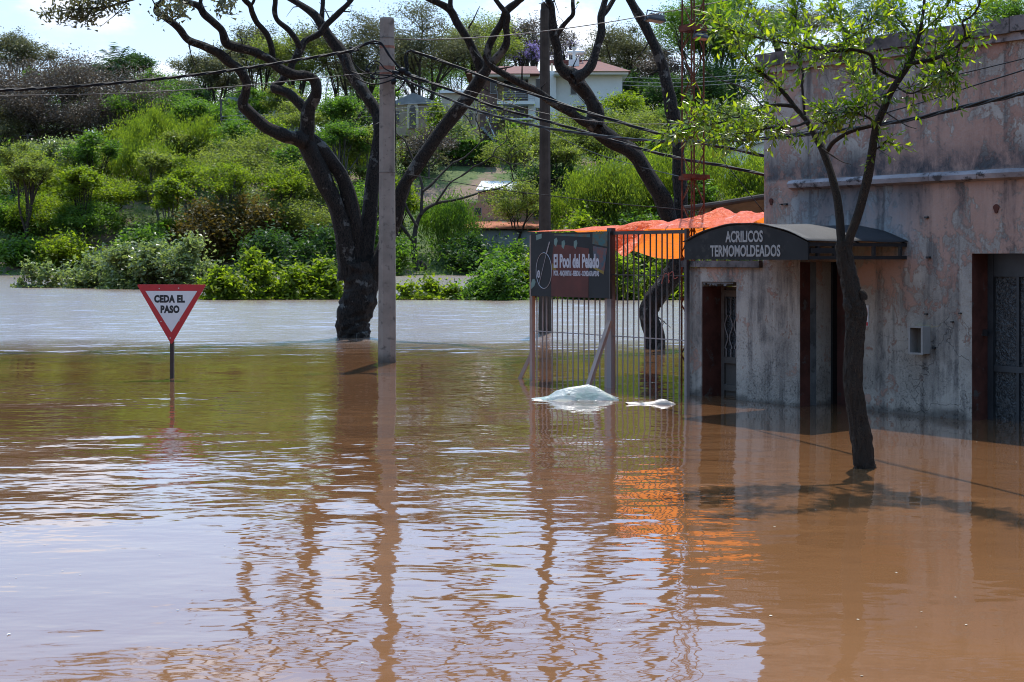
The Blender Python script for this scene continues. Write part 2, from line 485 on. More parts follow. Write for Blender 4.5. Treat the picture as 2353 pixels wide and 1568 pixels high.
edge_ = Yw + 2.2 * wob(Xw * 4.0, Yw * 1.2 + 90)
wm = np.clip((edge_ - 20.3) / 5.0, 0, 1); wm = wm * wm * (3 - 2 * wm)
gust = 0.80 + 0.5 * wob(Xw * 2.0 + 13, Yw * 4.0)
endm = np.clip((1 - np.abs(tt)) * 12, 0, 1)[None, :] * np.clip((131 - Yw) / 4, 0, 1)
hz_ = hz_ * wm * gust * endm
nr = len(rows)
I, J = np.meshgrid(np.arange(nr - 1), np.arange(ncol - 1), indexing='ij')
Vw = np.vstack([np.stack([Xw, Yw, hz_], -1).reshape(-1, 3), [(-2500, -300, -0.07), (2500, -300, -0.07), (2500, 175, -0.07), (-2500, 175, -0.07)]])
Fw = np.vstack([np.stack([I * ncol + J, I * ncol + J + 1, (I + 1) * ncol + J + 1, (I + 1) * ncol + J], -1).reshape(-1, 4), [np.arange(4) + nr * ncol]])
tag(link('water', np_mesh('water', Vw, Fw), MT['water'], None, True), kind='structure')

# ------------------------------------------------------------------ the pink building
A0 = np.array((2.75, 15.52)); UX, UY = 0.6243, -0.7812                # left corner of the facade, direction along it (to the right)
RZ = math.atan2(UY, UX)
def ua(x, v=0.0):
    return _ua((x - CX) / F, v)
def _ua(r, v):
    # point = A0 + u*(UX,UY) + v*(UY,-UX)   (v positive = out of the wall towards the street)
    ax, ay = A0[0] + v * UY, A0[1] - v * UX
    return (r * ay - ax) / (UX - r * UY)
def za(y, u, v=0.0):
    dep = A0[1] + u * UY - v * UX
    return H - (y - HY) / F * dep

m, g = new_mat('peeling pink plaster')
oc = g.n('ShaderNodeTexCoord').outputs['Object']
so = g.n('ShaderNodeSeparateXYZ', None, Vector=oc)
ox, oz = so.outputs[0], so.outputs[2]
nbig = g.noise(oc, 0.75, 4, 0.6, 0.4)
nmid = g.noise(g.mapped(oc, (1, 1, 0.7)), 4.6, 10, 0.74, 0.4)
nfin = g.noise(oc, 26.0, 6, 0.7)
nspk = g.noise(oc, 110.0, 3, 0.6)
pink = g.mix(g.smooth(nbig, 0.35, 0.65), (0.425, 0.262, 0.202), (0.315, 0.172, 0.128))
pink = g.mix(g.smooth(nfin, 0.4, 0.7, 0.0, 0.5), pink, (0.43, 0.305, 0.26))
bare = g.mix(g.smooth(g.noise(oc, 1.6, 5, 0.6), 0.4, 0.62), (0.430, 0.368, 0.312), (0.285, 0.242, 0.205))
bare = g.mix(g.smooth(nspk, 0.45, 0.75, 0.0, 0.6), bare, (0.48, 0.44, 0.41))
thr = g.m('ADD', g.m('MULTIPLY', nmid, 0.62), g.m('ADD', g.m('MULTIPLY', nbig, 0.30), g.m('MULTIPLY', nfin, 0.20)))
worn = g.smooth(thr, 0.525, 0.575)
# the left end of the wall has lost most of its paint; upper wall keeps it
left = g.smooth(ox, 0.0, 1.6, 0.035, 0.0)
low = g.smooth(oz, 0.2, 2.6, 0.045, -0.03)
worn = g.smooth(g.m('ADD', thr, g.m('ADD', left, low)), 0.53, 0.575)
c = g.mix(worn, pink, bare)
# bluish grey field over the door, below the cornice
bf = g.m('MULTIPLY', g.smooth(ox, 0.2, 0.6), g.smooth(ox, 1.7, 2.1, 1.0, 0.0))
bf = g.m('MULTIPLY', bf, g.m('MULTIPLY', g.smooth(oz, 1.45, 1.6), g.smooth(oz, 2.15, 2.3, 1.0, 0.0)))
c = g.mix(g.m('MULTIPLY', bf, g.smooth(nmid, 0.3, 0.7, 0.35, 0.85)), c, (0.27, 0.29, 0.31))
# black run-off streaks
stv = g.mapped(oc, (1.0, 1.0, 0.10))
st = g.noise(stv, 5.5, 7, 0.66, 0.2)
stain = g.m('MULTIPLY', g.smooth(st, 0.47, 0.64), g.smooth(nmid, 0.30, 0.60))
c = g.mix(g.m('MULTIPLY', stain, 0.76), c, (0.075, 0.065, 0.065))
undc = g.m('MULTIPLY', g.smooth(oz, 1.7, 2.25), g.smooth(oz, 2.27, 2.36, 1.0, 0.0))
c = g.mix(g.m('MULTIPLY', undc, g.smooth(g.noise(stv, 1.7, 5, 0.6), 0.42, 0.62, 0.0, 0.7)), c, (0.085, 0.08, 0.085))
# mould over the cornice and pitting near the water
mo = g.m('MULTIPLY', g.smooth(oz, 2.35, 2.40), g.smooth(oz, 2.42, 2.75, 1.0, 0.0))
c = g.mix(g.m('MULTIPLY', mo, g.smooth(nmid, 0.32, 0.58, 0.1, 0.85)), c, (0.05, 0.055, 0.065))
pit = g.m('MULTIPLY', g.smooth(g.noise(oc, 38, 6, 0.75), 0.50, 0.66), g.m('MULTIPLY', g.smooth(nmid, 0.42, 0.6), g.smooth(oz, 0.1, 1.3, 0.8, 0.15)))
c = g.mix(pit, c, (0.055, 0.05, 0.05))
crk = g.n('ShaderNodeTexVoronoi', {'feature': 'DISTANCE_TO_EDGE'}, Vector=g.vm('ADD', oc, g.vm('SCALE', g.n('ShaderNodeTexNoise', None, Vector=oc, Scale=2.6, Detail=5.0).outputs[1])), Scale=1.3).outputs[0]
crack = g.m('MULTIPLY', g.smooth(crk, 0.0, 0.006, 1.0, 0.0), g.smooth(nbig, 0.52, 0.66))
c = g.mix(g.m('MULTIPLY', crack, 0.55), c, (0.05, 0.04, 0.04))
# yellow spray marks fading away near the box
yl = g.m('MULTIPLY', g.smooth(g.m('ABSOLUTE', g.m('SUBTRACT', g.noise(oc, 2.0, 1, 0.4, 0.8), 0.5)), 0.006, 0.016, 1.0, 0.0),
         g.m('MULTIPLY', g.smooth(oz, 0.35, 0.5), g.m('MULTIPLY', g.smooth(oz, 0.8, 0.95, 1.0, 0.0), g.m('MULTIPLY', g.smooth(ox, 1.9, 2.0), g.smooth(ox, 2.35, 2.5, 1.0, 0.0)))))
c = g.mix(g.m('MULTIPLY', yl, 0.5), c, (0.45, 0.33, 0.10))
# soaked foot of the wall, uneven edge
wet = g.smooth(g.m('ADD', oz, g.m('MULTIPLY', g.m('SUBTRACT', g.noise(oc, 2.2, 4, 0.6), 0.5), 0.35)), 0.02, 0.10, 0.85, 0.0)
c = g.mix(wet, c, g.mix(0.75, c, (0.035, 0.032, 0.03)))
b = g.n('ShaderNodeBsdfPrincipled', None, Base_Color=c, Roughness=0.92)
b.inputs['Specular IOR Level'].default_value = 0.2
hgt = g.m('ADD', g.m('MULTIPLY', worn, -0.5), g.m('ADD', g.m('MULTIPLY', nfin, 0.5), g.m('ADD', g.m('MULTIPLY', nspk, 0.35), g.m('ADD', g.m('MULTIPLY', crack, -1.2), g.m('MULTIPLY', pit, -0.6)))))
g.t.links.new(g.n('ShaderNodeBump', None, Height=hgt, Strength=0.85, Distance=0.012).outputs[0], b.inputs['Normal'])
g.out(b.outputs[0])
MT['plaster'] = m
MT['jamb_red'] = plain('brick red paint', (0.105, 0.036, 0.026), 0.85, 0.2, var=0.45, vscale=5, bump=0.3, wear=((0.09, 0.075, 0.07), 0.37, 7))
MT['plaster_grey'] = plain('grey render', (0.17, 0.165, 0.165), 0.9, 0.2, var=0.45, vscale=4, bump=0.4, wear=((0.08, 0.075, 0.07), 0.4, 6))
MT['molding'] = plain('flaking moulding', (0.36, 0.31, 0.31), 0.9, 0.2, var=0.4, vscale=4, bump=0.6, wear=((0.07, 0.06, 0.06), 0.42, 7))
MT['coping'] = plain('mossy coping', (0.20, 0.165, 0.155), 0.95, 0.15, var=0.55, vscale=5, bump=0.6, wear=((0.06, 0.055, 0.05), 0.42, 9))
MT['door_red'] = plain('dark red door', (0.085, 0.030, 0.024), 0.6, 0.35, var=0.4, vscale=5, wear=((0.05, 0.04, 0.035), 0.4, 9))
MT['door_dark'] = plain('dark metal door', (0.028, 0.030, 0.034), 0.5, 0.45, var=0.4, vscale=7)
MT['door_tan'] = plain('worn tan timber', (0.14, 0.105, 0.085), 0.8, 0.25, var=0.4, vscale=9, bump=0.3, silt=((0.11, 0.095, 0.085), 0.2, 1.0))
MT['box_grey'] = plain('grey meter box', (0.30, 0.27, 0.25), 0.55, 0.4, var=0.15, vscale=9)
MT['box_in'] = plain('box inside', (0.17, 0.15, 0.13), 0.8, 0.2, var=0.4, vscale=9)  # back of the box, darker than its sides
m, g = new_mat('rippled glass')
oc = g.n('ShaderNodeTexCoord').outputs['Object']
b = g.n('ShaderNodeBsdfPrincipled', None, Base_Color=g.mix(g.smooth(g.noise(oc, 22, 3, 0.6, 1.5), 0.4, 0.6), (0.018, 0.019, 0.021), (0.05, 0.05, 0.052)), Roughness=0.25)
g.t.links.new(g.n('ShaderNodeBump', None, Height=g.noise(oc, 22, 3, 0.6, 1.5), Strength=1.0, Distance=0.02).outputs[0], b.inputs['Normal'])
g.out(b.outputs[0])
MT['dim_glass'] = m

def holed_wall(u0, u1, z0, z1, holes, yf, yb):
    """front at y=yf, back at y=yb; holes = [(ua,ub,za,zb)]"""
    us = sorted({u0, u1} | {h[0] for h in holes} | {h[1] for h in holes})
    zs = sorted({z0, z1} | {h[2] for h in holes} | {h[3] for h in holes})
    mb = MB()
    solid = lambda i, j: 0 <= i < len(us) - 1 and 0 <= j < len(zs) - 1 and not any(
        h[0] <= (us[i] + us[i + 1]) / 2 <= h[1] and h[2] <= (zs[j] + zs[j + 1]) / 2 <= h[3] for h in holes)
    for i in range(len(us) - 1):
        for j in range(len(zs) - 1):
            if not solid(i, j): continue
            a, b_, c_, d = us[i], us[i + 1], zs[j], zs[j + 1]
            mb.add([(a, yf, c_), (b_, yf, c_), (b_, yf, d), (a, yf, d)], [(0, 1, 2, 3)])
            mb.add([(a, yb, c_), (b_, yb, c_), (b_, yb, d), (a, yb, d)], [(3, 2, 1, 0)])
            if not solid(i - 1, j): mb.add([(a, yf, c_), (a, yf, d), (a, yb, d), (a, yb, c_)], [(0, 1, 2, 3)])
            if not solid(i + 1, j): mb.add([(b_, yf, c_), (b_, yb, c_), (b_, yb, d), (b_, yf, d)], [(0, 1, 2, 3)])
            if not solid(i, j - 1): mb.add([(a, yf, c_), (a, yb, c_), (b_, yb, c_), (b_, yf, c_)], [(0, 1, 2, 3)])
            if not solid(i, j + 1): mb.add([(a, yf, d), (b_, yf, d), (b_, yb, d), (a, yb, d)], [(0, 1, 2, 3)])
    return mb

BLD = empty('corner_building', (A0[0], A0[1], 0), RZ, 'large old pink building with peeling plaster and street doors at right', 'building')
UE = 8.0
pv_ = 0.26                                                            # the low front wall stands this far proud
uL, uR = ua(1577, pv_), ua(1838, pv_)
d0, d1 = uR + 0.004, ua(1966)
e0 = ua(2233); e1 = e0 + 1.25
zd = za(602, d0); ze = za(583, e0)
ZT = 3.55
holed_wall(0, UE, -0.9, ZT, [(d0, d1, -0.9, zd), (e0, e1, -0.9, ze)], 0, 0.35).build('wall', MT['plaster'], BLD)
mb = MB()
mb.box(0.0, 0.3, 0.352, 9, -0.9, ZT - 0.01); mb.box(UE - 0.3, UE, 0.352, 9, -0.9, ZT - 0.01); mb.box(0.302, UE - 0.302, 8.7, 8.998, -0.9, ZT - 0.012)
mb.build('side_wall', MT['plaster'], BLD)
MB().box(0.02, UE - 0.02, 0.36, 8.99, ZT - 0.35, ZT - 0.2).build('roof', MT['coping'], BLD)
# coping stones
rg = random.Random(4)
u = -0.05
while u < UE:
    ln = rg.uniform(0.55, 0.75)
    dz = rg.uniform(-0.008, 0.008)
    MB().box(u, u + ln - 0.008, -0.09 + rg.uniform(-0.006, 0.006), 0.42, ZT + 0.075 + dz, ZT + 0.215 + dz).build('coping_block', MT['coping'], BLD)
    u += ln
MB().box(-0.03, UE, -0.045, 0.38, ZT + 0.002, ZT + 0.073).build('coping_bed', MT['molding'], BLD)
# string cornice in broken lengths
zc0, zc1 = 2.27, 2.365
u = ua(1820)
k = 0
while u < UE:
    ln = rg.uniform(0.5, 1.1)
    prof = [(-0.002, zc0), (-0.07 + rg.uniform(-.006, .006), zc0 + 0.02), (-0.085 + rg.uniform(-.006, .006), zc1 - 0.03), (-0.06, zc1 + rg.uniform(-.006, .004)), (-0.002, zc1 + 0.012)]
    mb = MB()
    V = [(uu, a, z) for uu in (u, u + ln - 0.004) for a, z in prof]
    n_ = len(prof)
    mb.add(V, [tuple(range(n_)), tuple(range(2 * n_ - 1, n_ - 1, -1))] + [(i, i + n_, (i + 1) % n_ + n_, (i + 1) % n_) for i in range(n_)])
    mb.build('cornice_length', MT['molding'], BLD)
    u += ln; k += 1
# low front wall with the grille door
gz = za(648, ua(1640, pv_), pv_)
g0, g1 = ua(1612, pv_), ua(1692, pv_)
ZP = 1.44
holed_wall(uL, uR, -0.9, ZP, [(g0, g1, -0.9, gz)], -pv_, 0.10).build('front_wall', MT['plaster'], BLD)
mb = MB()
a = ua(1570, pv_); b_ = ua(1752, pv_)
for i in range(5):
    x0 = a + (b_ - a) * i / 5; x1 = a + (b_ - a) * (i + 1) / 5 - 0.003
    MB().box(x0, x1, -pv_ - 0.05 + rg.uniform(-.005, .005), 0.12, ZP + 0.003, ZP + 0.075 + rg.uniform(-.006, .006)).build('cap_stone', MT['coping'], BLD)
MB().box(b_ + 0.002, uR - 0.001, -pv_ + 0.002, -0.002, ZP + 0.001, zd + 0.1).build('front_pier', MT['plaster'], BLD)
# broken lintel edge over the grille door
mb = MB()
xs_ = np.linspace(g0 + 0.002, g1 - 0.06, 14)
poly = [(xs_[0], gz - 0.001)] + [(x, gz - rg.uniform(0.0, 0.045)) for x in xs_] + [(xs_[-1], gz - 0.001)]
# jagged brick end pieces hang just inside the opening
for i in range(13):
    mb.prism([(xs_[i], gz - 0.002), (xs_[i], gz - rg.uniform(0.012, 0.05)), (xs_[i + 1], gz - rg.uniform(0.012, 0.05)), (xs_[i + 1], gz - 0.002)], -pv_ + 0.015, 0.05)
mb.build('broken_lintel', MT['plaster_grey'], BLD)
MB().box(g0 + 0.001, g0 + 0.006, -pv_ + 0.012, 0.094, -0.9, gz - 0.055).build('jamb_lining', MT['jamb_red'], BLD)
# grille door in the recess
yd = 0.055
gd = empty('grille_door', (0, 0, 0)); gd.parent = BLD
MB().box(g0 + 0.007, g1 - 0.001, yd + 0.03, yd + 0.06, -0.9, gz - 0.055).build('door_leaf', MT['door_tan'], gd)
w_ = g1 - g0
for (x0, x1, z0, z1) in ((g0 + 0.007, g0 + 0.05, -0.9, gz - 0.06), (g1 - 0.045, g1 - 0.002, -0.9, gz - 0.06)):
    MB().box(x0, x1, yd - 0.005, yd + 0.028, z0, z1).build('door_stile', MT['door_tan'], gd)
for z0 in (gz - 0.17, 0.36, 0.05):
    MB().box(g0 + 0.052, g1 - 0.047, yd - 0.003, yd + 0.026, z0, z0 + 0.07).build('door_rail', MT['door_tan'], gd)
MB().box(g0 + 0.052, g1 - 0.047, yd + 0.020, yd + 0.027, 0.435, gz - 0.172).build('door_glass', MT['dim_glass'], gd)
for s in range(6):
    xc = g0 + 0.085 + s * (w_ - 0.17) / 5
    zz_ = np.linspace(0.43, gz - 0.18, 60)
    off = 0.022 * np.sin((zz_ - 0.43) * 22 + (0 if s % 2 else math.pi)) * (np.sin((zz_ - 0.43) * 5.5) ** 2 > 0.25)
    MB().tube(np.stack([xc + off, np.full(60, yd - 0.004), zz_], 1), 0.0065, 6).build('wavy_bar', MT['iron'], gd)
# middle doorway: deep jamb, grey inner jamb, dark red leaf
MB().box(uR + 0.0005, uR + 0.003, -pv_ + 0.003, -0.10, -0.9, zd - 0.004).build('jamb_lining', MT['jamb_red'], BLD)
MB().box(uR + 0.0005, uR + 0.003, -0.098, 0.22, -0.9, zd - 0.004).build('jamb_plaster', MT['plaster_grey'], BLD)
dr = empty('street_door', (0, 0, 0)); dr.parent = BLD
MB().box(d0 + 0.03, d1 - 0.002, 0.30, 0.34, -0.9, zd - 0.003).build('door_leaf', MT['door_red'], dr)
MB().box(d0 + 0.002, d0 + 0.028, 0.235, 0.345, -0.9, zd - 0.003).build('gap_shade_strip', MT['black'], dr)  # black strip stands in for the shaded gap beside the leaf
for x0, x1 in ((d0 + 0.10, d0 + 0.36), (d0 + 0.42, d1 - 0.06)):
    for z0, z1 in ((-0.7, 0.35), (0.45, zd - 0.1)):
        MB().box(x0, x1, 0.285, 0.299, z0, z1).build('door_panel', MT['door_red'], dr)
# right door
MB().box(e0 + 0.0005, e0 + 0.003, 0.004, 0.34, -0.9, ze - 0.003).build('jamb_lining', MT['jamb_red'], BLD)
er = empty('metal_door', (0, 0, 0)); er.parent = BLD
x0 = e0 + 0.004
MB().box(x0, e1 - 0.002, 0.34, 0.36, -0.9, ze - 0.003).build('door_backing', MT['black'], er)
for xa, xb in ((x0, x0 + 0.06), (x0 + 0.56, x0 + 0.62), (e1 - 0.07, e1 - 0.003)):
    MB().box(xa, xb, 0.255, 0.335, -0.9, ze - 0.004).build('door_stile', MT['door_dark'], er)
for z0, z1 in ((-0.2, -0.14), (0.46, 0.52), (ze - 0.22, ze - 0.005)):
    MB().box(x0 + 0.062, x0 + 0.558, 0.26, 0.33, z0, z1).build('door_rail', MT['door_dark'], er)
    MB().box(x0 + 0.622, e1 - 0.072, 0.26, 0.33, z0, z1).build('door_rail', MT['door_dark'], er)
for xa, xb in ((x0 + 0.064, x0 + 0.30), (x0 + 0.33, x0 + 0.556), (x0 + 0.624, e1 - 0.074)):
    for z0, z1 in ((-0.138, 0.458), (0.522, ze - 0.223)):
        MB().box(xa, xb, 0.29, 0.30, z0, z1).build('door_pane', MT['dim_glass'], er)
for z0, z1 in ((-0.138, 0.458), (0.522, ze - 0.223)):
    MB().box(x0 + 0.302, x0 + 0.328, 0.265, 0.325, z0, z1).build('glazing_bar', MT['door_dark'], er)
MB().box(e0 + 0.004, e0 + 0.05, 0.17, 0.20, 0.80, 0.86).build('latch', MT['black'], er)
# small fixings and patches on the wall
for (px, py, s) in ((1807, 470, 0.02), (2131, 500, 0.018), (2135, 592, 0.02), (1797, 470, 0.012), (2148, 800, 0.016), (2190, 740, 0.012), (2130, 722, 0.014), (2208, 720, 0.012)):
    uu = ua(px); zz_ = za(py, uu)
    MB().box(uu - s, uu + s, -0.03, 0.0, zz_ - s * 0.5, zz_ + s * 0.5).build('wall_stub', MT['black'], BLD)
for (px, py, rr) in ((1773, 464, 0.03), (2290, 480, 0.035)):
    uu = ua(px); zz_ = za(py, uu)
    mb = MB(); a = np.linspace(0, 2 * math.pi, 14, endpoint=False)
    pr = [(uu + rr * math.cos(t) * (0.8 + .25 * math.sin(3 * t)), zz_ + rr * 1.25 * math.sin(t)) for t in a]
    mb.prism(pr, -0.012, 0.01); mb.build('wall_scar', MT['jamb_red'], BLD)

# awning over the middle door
AW = empty('arched_awning', (A0[0], A0[1], 0), RZ, 'black barrel-vaulted awning lettered ACRILICOS TERMOMOLDEADOS over the doorway', 'awning')
vA = 1.5
aL, aR = ua(1575, vA), ua(1858, vA)
zb = za(597, aL, vA); zs = zb + 0.165; zt = za(517, (aL + aR) / 2, vA)
n_ = 22
arc = []
for i in range(n_ + 1):
    t = i / n_
    arc.append((aL + (aR - aL) * t, zs + (zt - zs) * (1 - (2 * t - 1) ** 2)))
arcL = [(x, z - 0.11 * max(0, 1 - (i / 5)) if i < 5 else z) for i, (x, z) in enumerate(arc)]
poly = [(aL, zb), (aR, zb)] + arc[::-1]
poly = [(aL, zb), (aR, zb)] + [(x, z) for x, z in arc[::-1]]
MB().prism(poly, -vA - 0.012, -vA + 0.012).build('front_panel', MT['awning_front'], AW)
for tt in (0.0, 0.5, 1.0):
    y0 = -vA + 0.014 + tt * (vA - 0.05)
    MB().tube([(x, y0 + 0.01, z - 0.012) for x, z in arc], 0.011, 6).build('hoop', MT['black'], AW)
# sheet with its own slight sag between hoops
mb = MB(); rows = 13
V = []
for j in range(rows):
    t = j / (rows - 1)
    y = -vA - 0.03 + t * (vA + 0.025)
    sag = -0.012 * abs(math.sin(t * 2 * math.pi))
    for x, z in arc:
        V.append((x + (0.012 if x > (aL + aR) / 2 else -0.012), y, z + 0.014 + sag + 0.003 * math.sin(x * 17 + y * 9)))
k_ = len(arc)
top = len(V)
V += [(x, y, z + 0.006) for x, y, z in V]
fs = []
for j in range(rows - 1):
    for i in range(k_ - 1):
        a = j * k_ + i
        fs.append((a, a + k_, a + k_ + 1, a + 1)); fs.append((top + a, top + a + 1, top + a + k_ + 1, top + a + k_))
for i in range(k_ - 1):
    fs.append((i, i + 1, top + i + 1, top + i)); a = (rows - 1) * k_ + i; fs.append((a + 1, a, top + a, top + a + 1))
for j in range(rows - 1):
    a = j * k_; fs.append((a + k_, a, top + a, top + a + k_)); a = j * k_ + k_ - 1; fs.append((a, a + k_, top + a + k_, top + a))
mb.add(V, fs); mb.build('sheet', MT['roofing'], AW, True)
for x in (aL + 0.02, aR - 0.02):
    MB().bar((x, -vA + 0.013, zb + 0.02), (x, -0.002, zb + 0.02), 0.034).build('lower_rail', MT['black'], AW)
    MB().bar((x, -vA + 0.013, zs - 0.02), (x, -0.002, zs - 0.02), 0.034).build('upper_rail', MT['black'], AW)
    for t in (0.10, 0.26, 0.34, 0.66, 0.94):
        y = -vA + t * vA
        MB().bar((x, y, zb + 0.038), (x, y, zs - 0.038), 0.03).build('upright', MT['black'], AW)
MB().bar((aR - 0.02, -vA + 0.03, zb + 0.085), (aR - 0.02, -vA + 0.26 * vA - 0.02, zb + 0.085), 0.05).build('brace', MT['black'], AW)
rot = (R(90), 0, 0)
xm = (aL + aR) / 2
# the two lines of lettering
text_obj('lettering', 'ACRILICOS', MT['letter'], AW, 0.150, (ua(1712, vA), -vA - 0.014, za(556, ua(1712, vA), vA)), rot, 0.64, 0.002, 0.004)
text_obj('lettering', 'TERMOMOLDEADOS', MT['letter'], AW, 0.150, (ua(1713, vA), -vA - 0.014, za(589, ua(1713, vA), vA)), rot, 0.64, 0.002, 0.004)

# meter box, house number
def on_wall(name, px, v, label, cat):
    return empty(name, (A0[0] + ua(px) * UX, A0[1] + ua(px) * UY, 0), RZ, label, cat)
u0_ = ua(2089, 0.13); u1_ = ua(2120, 0.13)
o0 = ua(2105)
bx = on_wall('meter_box', 2105, 0, 'open grey meter box on the pink wall between tree and metal door', 'meter box')
za0, za1 = za(812, o0, 0.1), za(750, o0, 0.1)
l, r_ = u0_ - o0, u1_ - o0
for nm, q in (('box_side', (l, l + 0.008, -0.13, -0.001, za0, za1)), ('box_side', (r_ - 0.008, r_, -0.13, -0.001, za0, za1)),
              ('box_top', (l + 0.0085, r_ - 0.0085, -0.13, -0.001, za1 - 0.008, za1)), ('box_bottom', (l + 0.0085, r_ - 0.0085, -0.13, -0.001, za0, za0 + 0.008))):
    MB().box(*q).build(nm, MT['box_grey'], bx)
MB().box(l + 0.0085, r_ - 0.0085, -0.012, -0.002, za0 + 0.0085, za1 - 0.0085).build('box_back', MT['box_in'], bx)
mb = MB()
for q in ((l - 0.006, l + 0.014, za0 - 0.006, za1 + 0.006), (r_ - 0.014, r_ + 0.006, za0 - 0.006, za1 + 0.006), (l + 0.0145, r_ - 0.0145, za1 - 0.012, za1 + 0.006), (l + 0.0145, r_ - 0.0145, za0 - 0.006, za0 + 0.012)):
    mb.box(q[0], q[1], -0.138, -0.1305, q[2], q[3])
mb.build('box_rim', MT['box_grey'], bx)
MB().box(r_ - 0.07, r_ - 0.02, -0.05, -0.0125, za0 + 0.09, za0 + 0.10).build('terminal', MT['black'], bx)
hn = on_wall('house_number', 1991, 0, 'white house number plate with red 2 beside the tree trunk', 'sign')
oo = ua(1991)
zn0, zn1 = za(750, oo), za(702, oo)
MB().box(-0.085, 0.03, -0.012, -0.001, zn0, zn1).build('plate', MT['sign_white'], hn)
text_obj('digit', '2', MT['sign_red'], hn, 0.26, (0.003, -0.0135, zn0 + 0.012), rot, 0.42, 0.001, 0.006)

# ------------------------------------------------------------------ yield sign
d = Wd(870)
s0 = P(394, 870, d)
YS = empty('yield_sign', (s0[0], s0[1], 0), R(-3), 'red and white triangular CEDA EL PASO yield sign standing in the water', 'road sign')
k = d / F
MB().box(-0.024, 0.024, 0.012, 0.05, -0.9, (870 - 700) * k).build('post', plain('dark post', (0.055, 0.036, 0.030), 0.7, 0.3, var=0.4, vscale=9, wear=((0.16, 0.10, 0.08), 0.34, 14)), YS)
def tri(w, ytop, ybot, r=0.02):
    hw = w / 2
    pts = [(-hw, ytop), (0.0, ybot), (hw, ytop)]
    out = []
    for i in range(3):
        p, a, b_ = Vector(pts[i]), Vector(pts[i - 1]), Vector(pts[(i + 1) % 3])
        da, db = (a - p).normalized(), (b_ - p).normalized()
        q0, q1 = p + da * r * 1.5, p + db * r * 1.5
        for t in (0, .25, .5, .75, 1):
            out.append(tuple((1 - t) ** 2 * q0 + 2 * t * (1 - t) * p + t * t * q1))
    return out
zt_, zb_ = (870 - 654) * k, (870 - 789) * k
plate = MB(); plate.prism(tri(162 * k, zt_, zb_ - 0.02), -0.004, 0.008); plate.build('plate', MT['sign_red'], YS)
face = MB(); face.prism(tri(121 * k, (870 - 669) * k, (870 - 764) * k, 0.004), -0.0065, -0.0045); face.build('face', MT['sign_white'], YS)
text_obj('lettering', 'CEDA EL', MT['ink'], YS, 0.122, (0.0 - 0.025, -0.0072, (870 - 694.5) * k), rot, 0.78, 0.0005, 0.008, spacing=1.08)
text_obj('lettering', 'PASO', MT['ink'], YS, 0.122, (-0.018, -0.0072, (870 - 718.5) * k), rot, 0.78, 0.0005, 0.008, spacing=1.08)
for px, py in ((366, 663.5), (411, 662.5), (370, 739), (412, 737.5), (391.5, 777)):
    MB().tube([((px - 394) * k, -0.010, (870 - py) * k), ((px - 394) * k, -0.0042, (870 - py) * k)], 0.008, 8).build('bolt', MT['bolt'], YS)

# ------------------------------------------------------------------ poles
def octpole(name, x, ytop, ybase, wt, wb, mat, label, n=8, rz=22.5):
    d = Wd(ybase); p = P(x, ybase, d); k = d / F
    e = empty(name, (p[0], p[1], 0), 0, label, 'utility pole')
    zt = H - (ytop - HY) * k
    mb = MB()
    zs_ = [-1.0, 0, zt * 0.33, zt * 0.66, zt - 0.03, zt]
    rb, rt = wb * k / 2, wt * k / 2
    V = []
    for i, z in enumerate(zs_):
        r = rb + (rt - rb) * max(z, 0) / zt
        if i == len(zs_) - 1: r *= 0.93
        V += [(r * 1.06 * math.cos(R(rz) + 2 * math.pi * j / n), r * 1.06 * math.sin(R(rz) + 2 * math.pi * j / n), z) for j in range(n)]
    fs = [(i * n + j, i * n + (j + 1) % n, (i + 1) * n + (j + 1) % n, (i + 1) * n + j) for i in range(len(zs_) - 1) for j in range(n)]
    fs.append(tuple((len(zs_) - 1) * n + j for j in range(n)))
    mb.add(V, fs); mb.build('shaft', mat, e)
    return e, k, zt, rb, rt
P1, k1, zt1, rb1, rt1 = octpole('concrete_pole', 889.5, 42, 833, 32.5, 41, MT['concrete'], 'pale octagonal concrete utility pole carrying tangled black cables')
D1 = Wd(833)
def p1z(y): return H - (y - HY) * k1
MT['strap'] = plain('rusty strap', (0.30, 0.13, 0.085), 0.7, 0.3, var=0.4, vscale=15)
for y, wz in ((109, 0.035), (157, 0.05), (170, 0.03), (397, 0.008), (88, 0.008)):
    z = p1z(y); r = (rb1 + (rt1 - rb1) * z / zt1) * 1.06 + 0.006
    MB().tube([(0, 0, z - wz / 2), (0, 0, z + wz / 2)], r, 8).build('strap', MT['strap'] if wz > 0.01 else MT['wire'], P1)
    P1.children[-1].rotation_euler = (0, 0, R(22.5))
P2, k2, zt2, rb2, rt2 = octpole('slim_pole', 1252, 22, 765, 21, 30, MT['concrete_dark'], 'dark slim utility pole standing in the water behind the signboard', 10, 18)
MB().tube([(0, 0, zt2), (0, 0, zt2 + 0.11), (0, 0, zt2 + 0.125)], [rt2 * 0.86, rt2 * 0.86, rt2 * 0.6], 10).build('pole_cap', MT['concrete_dark'], P2)

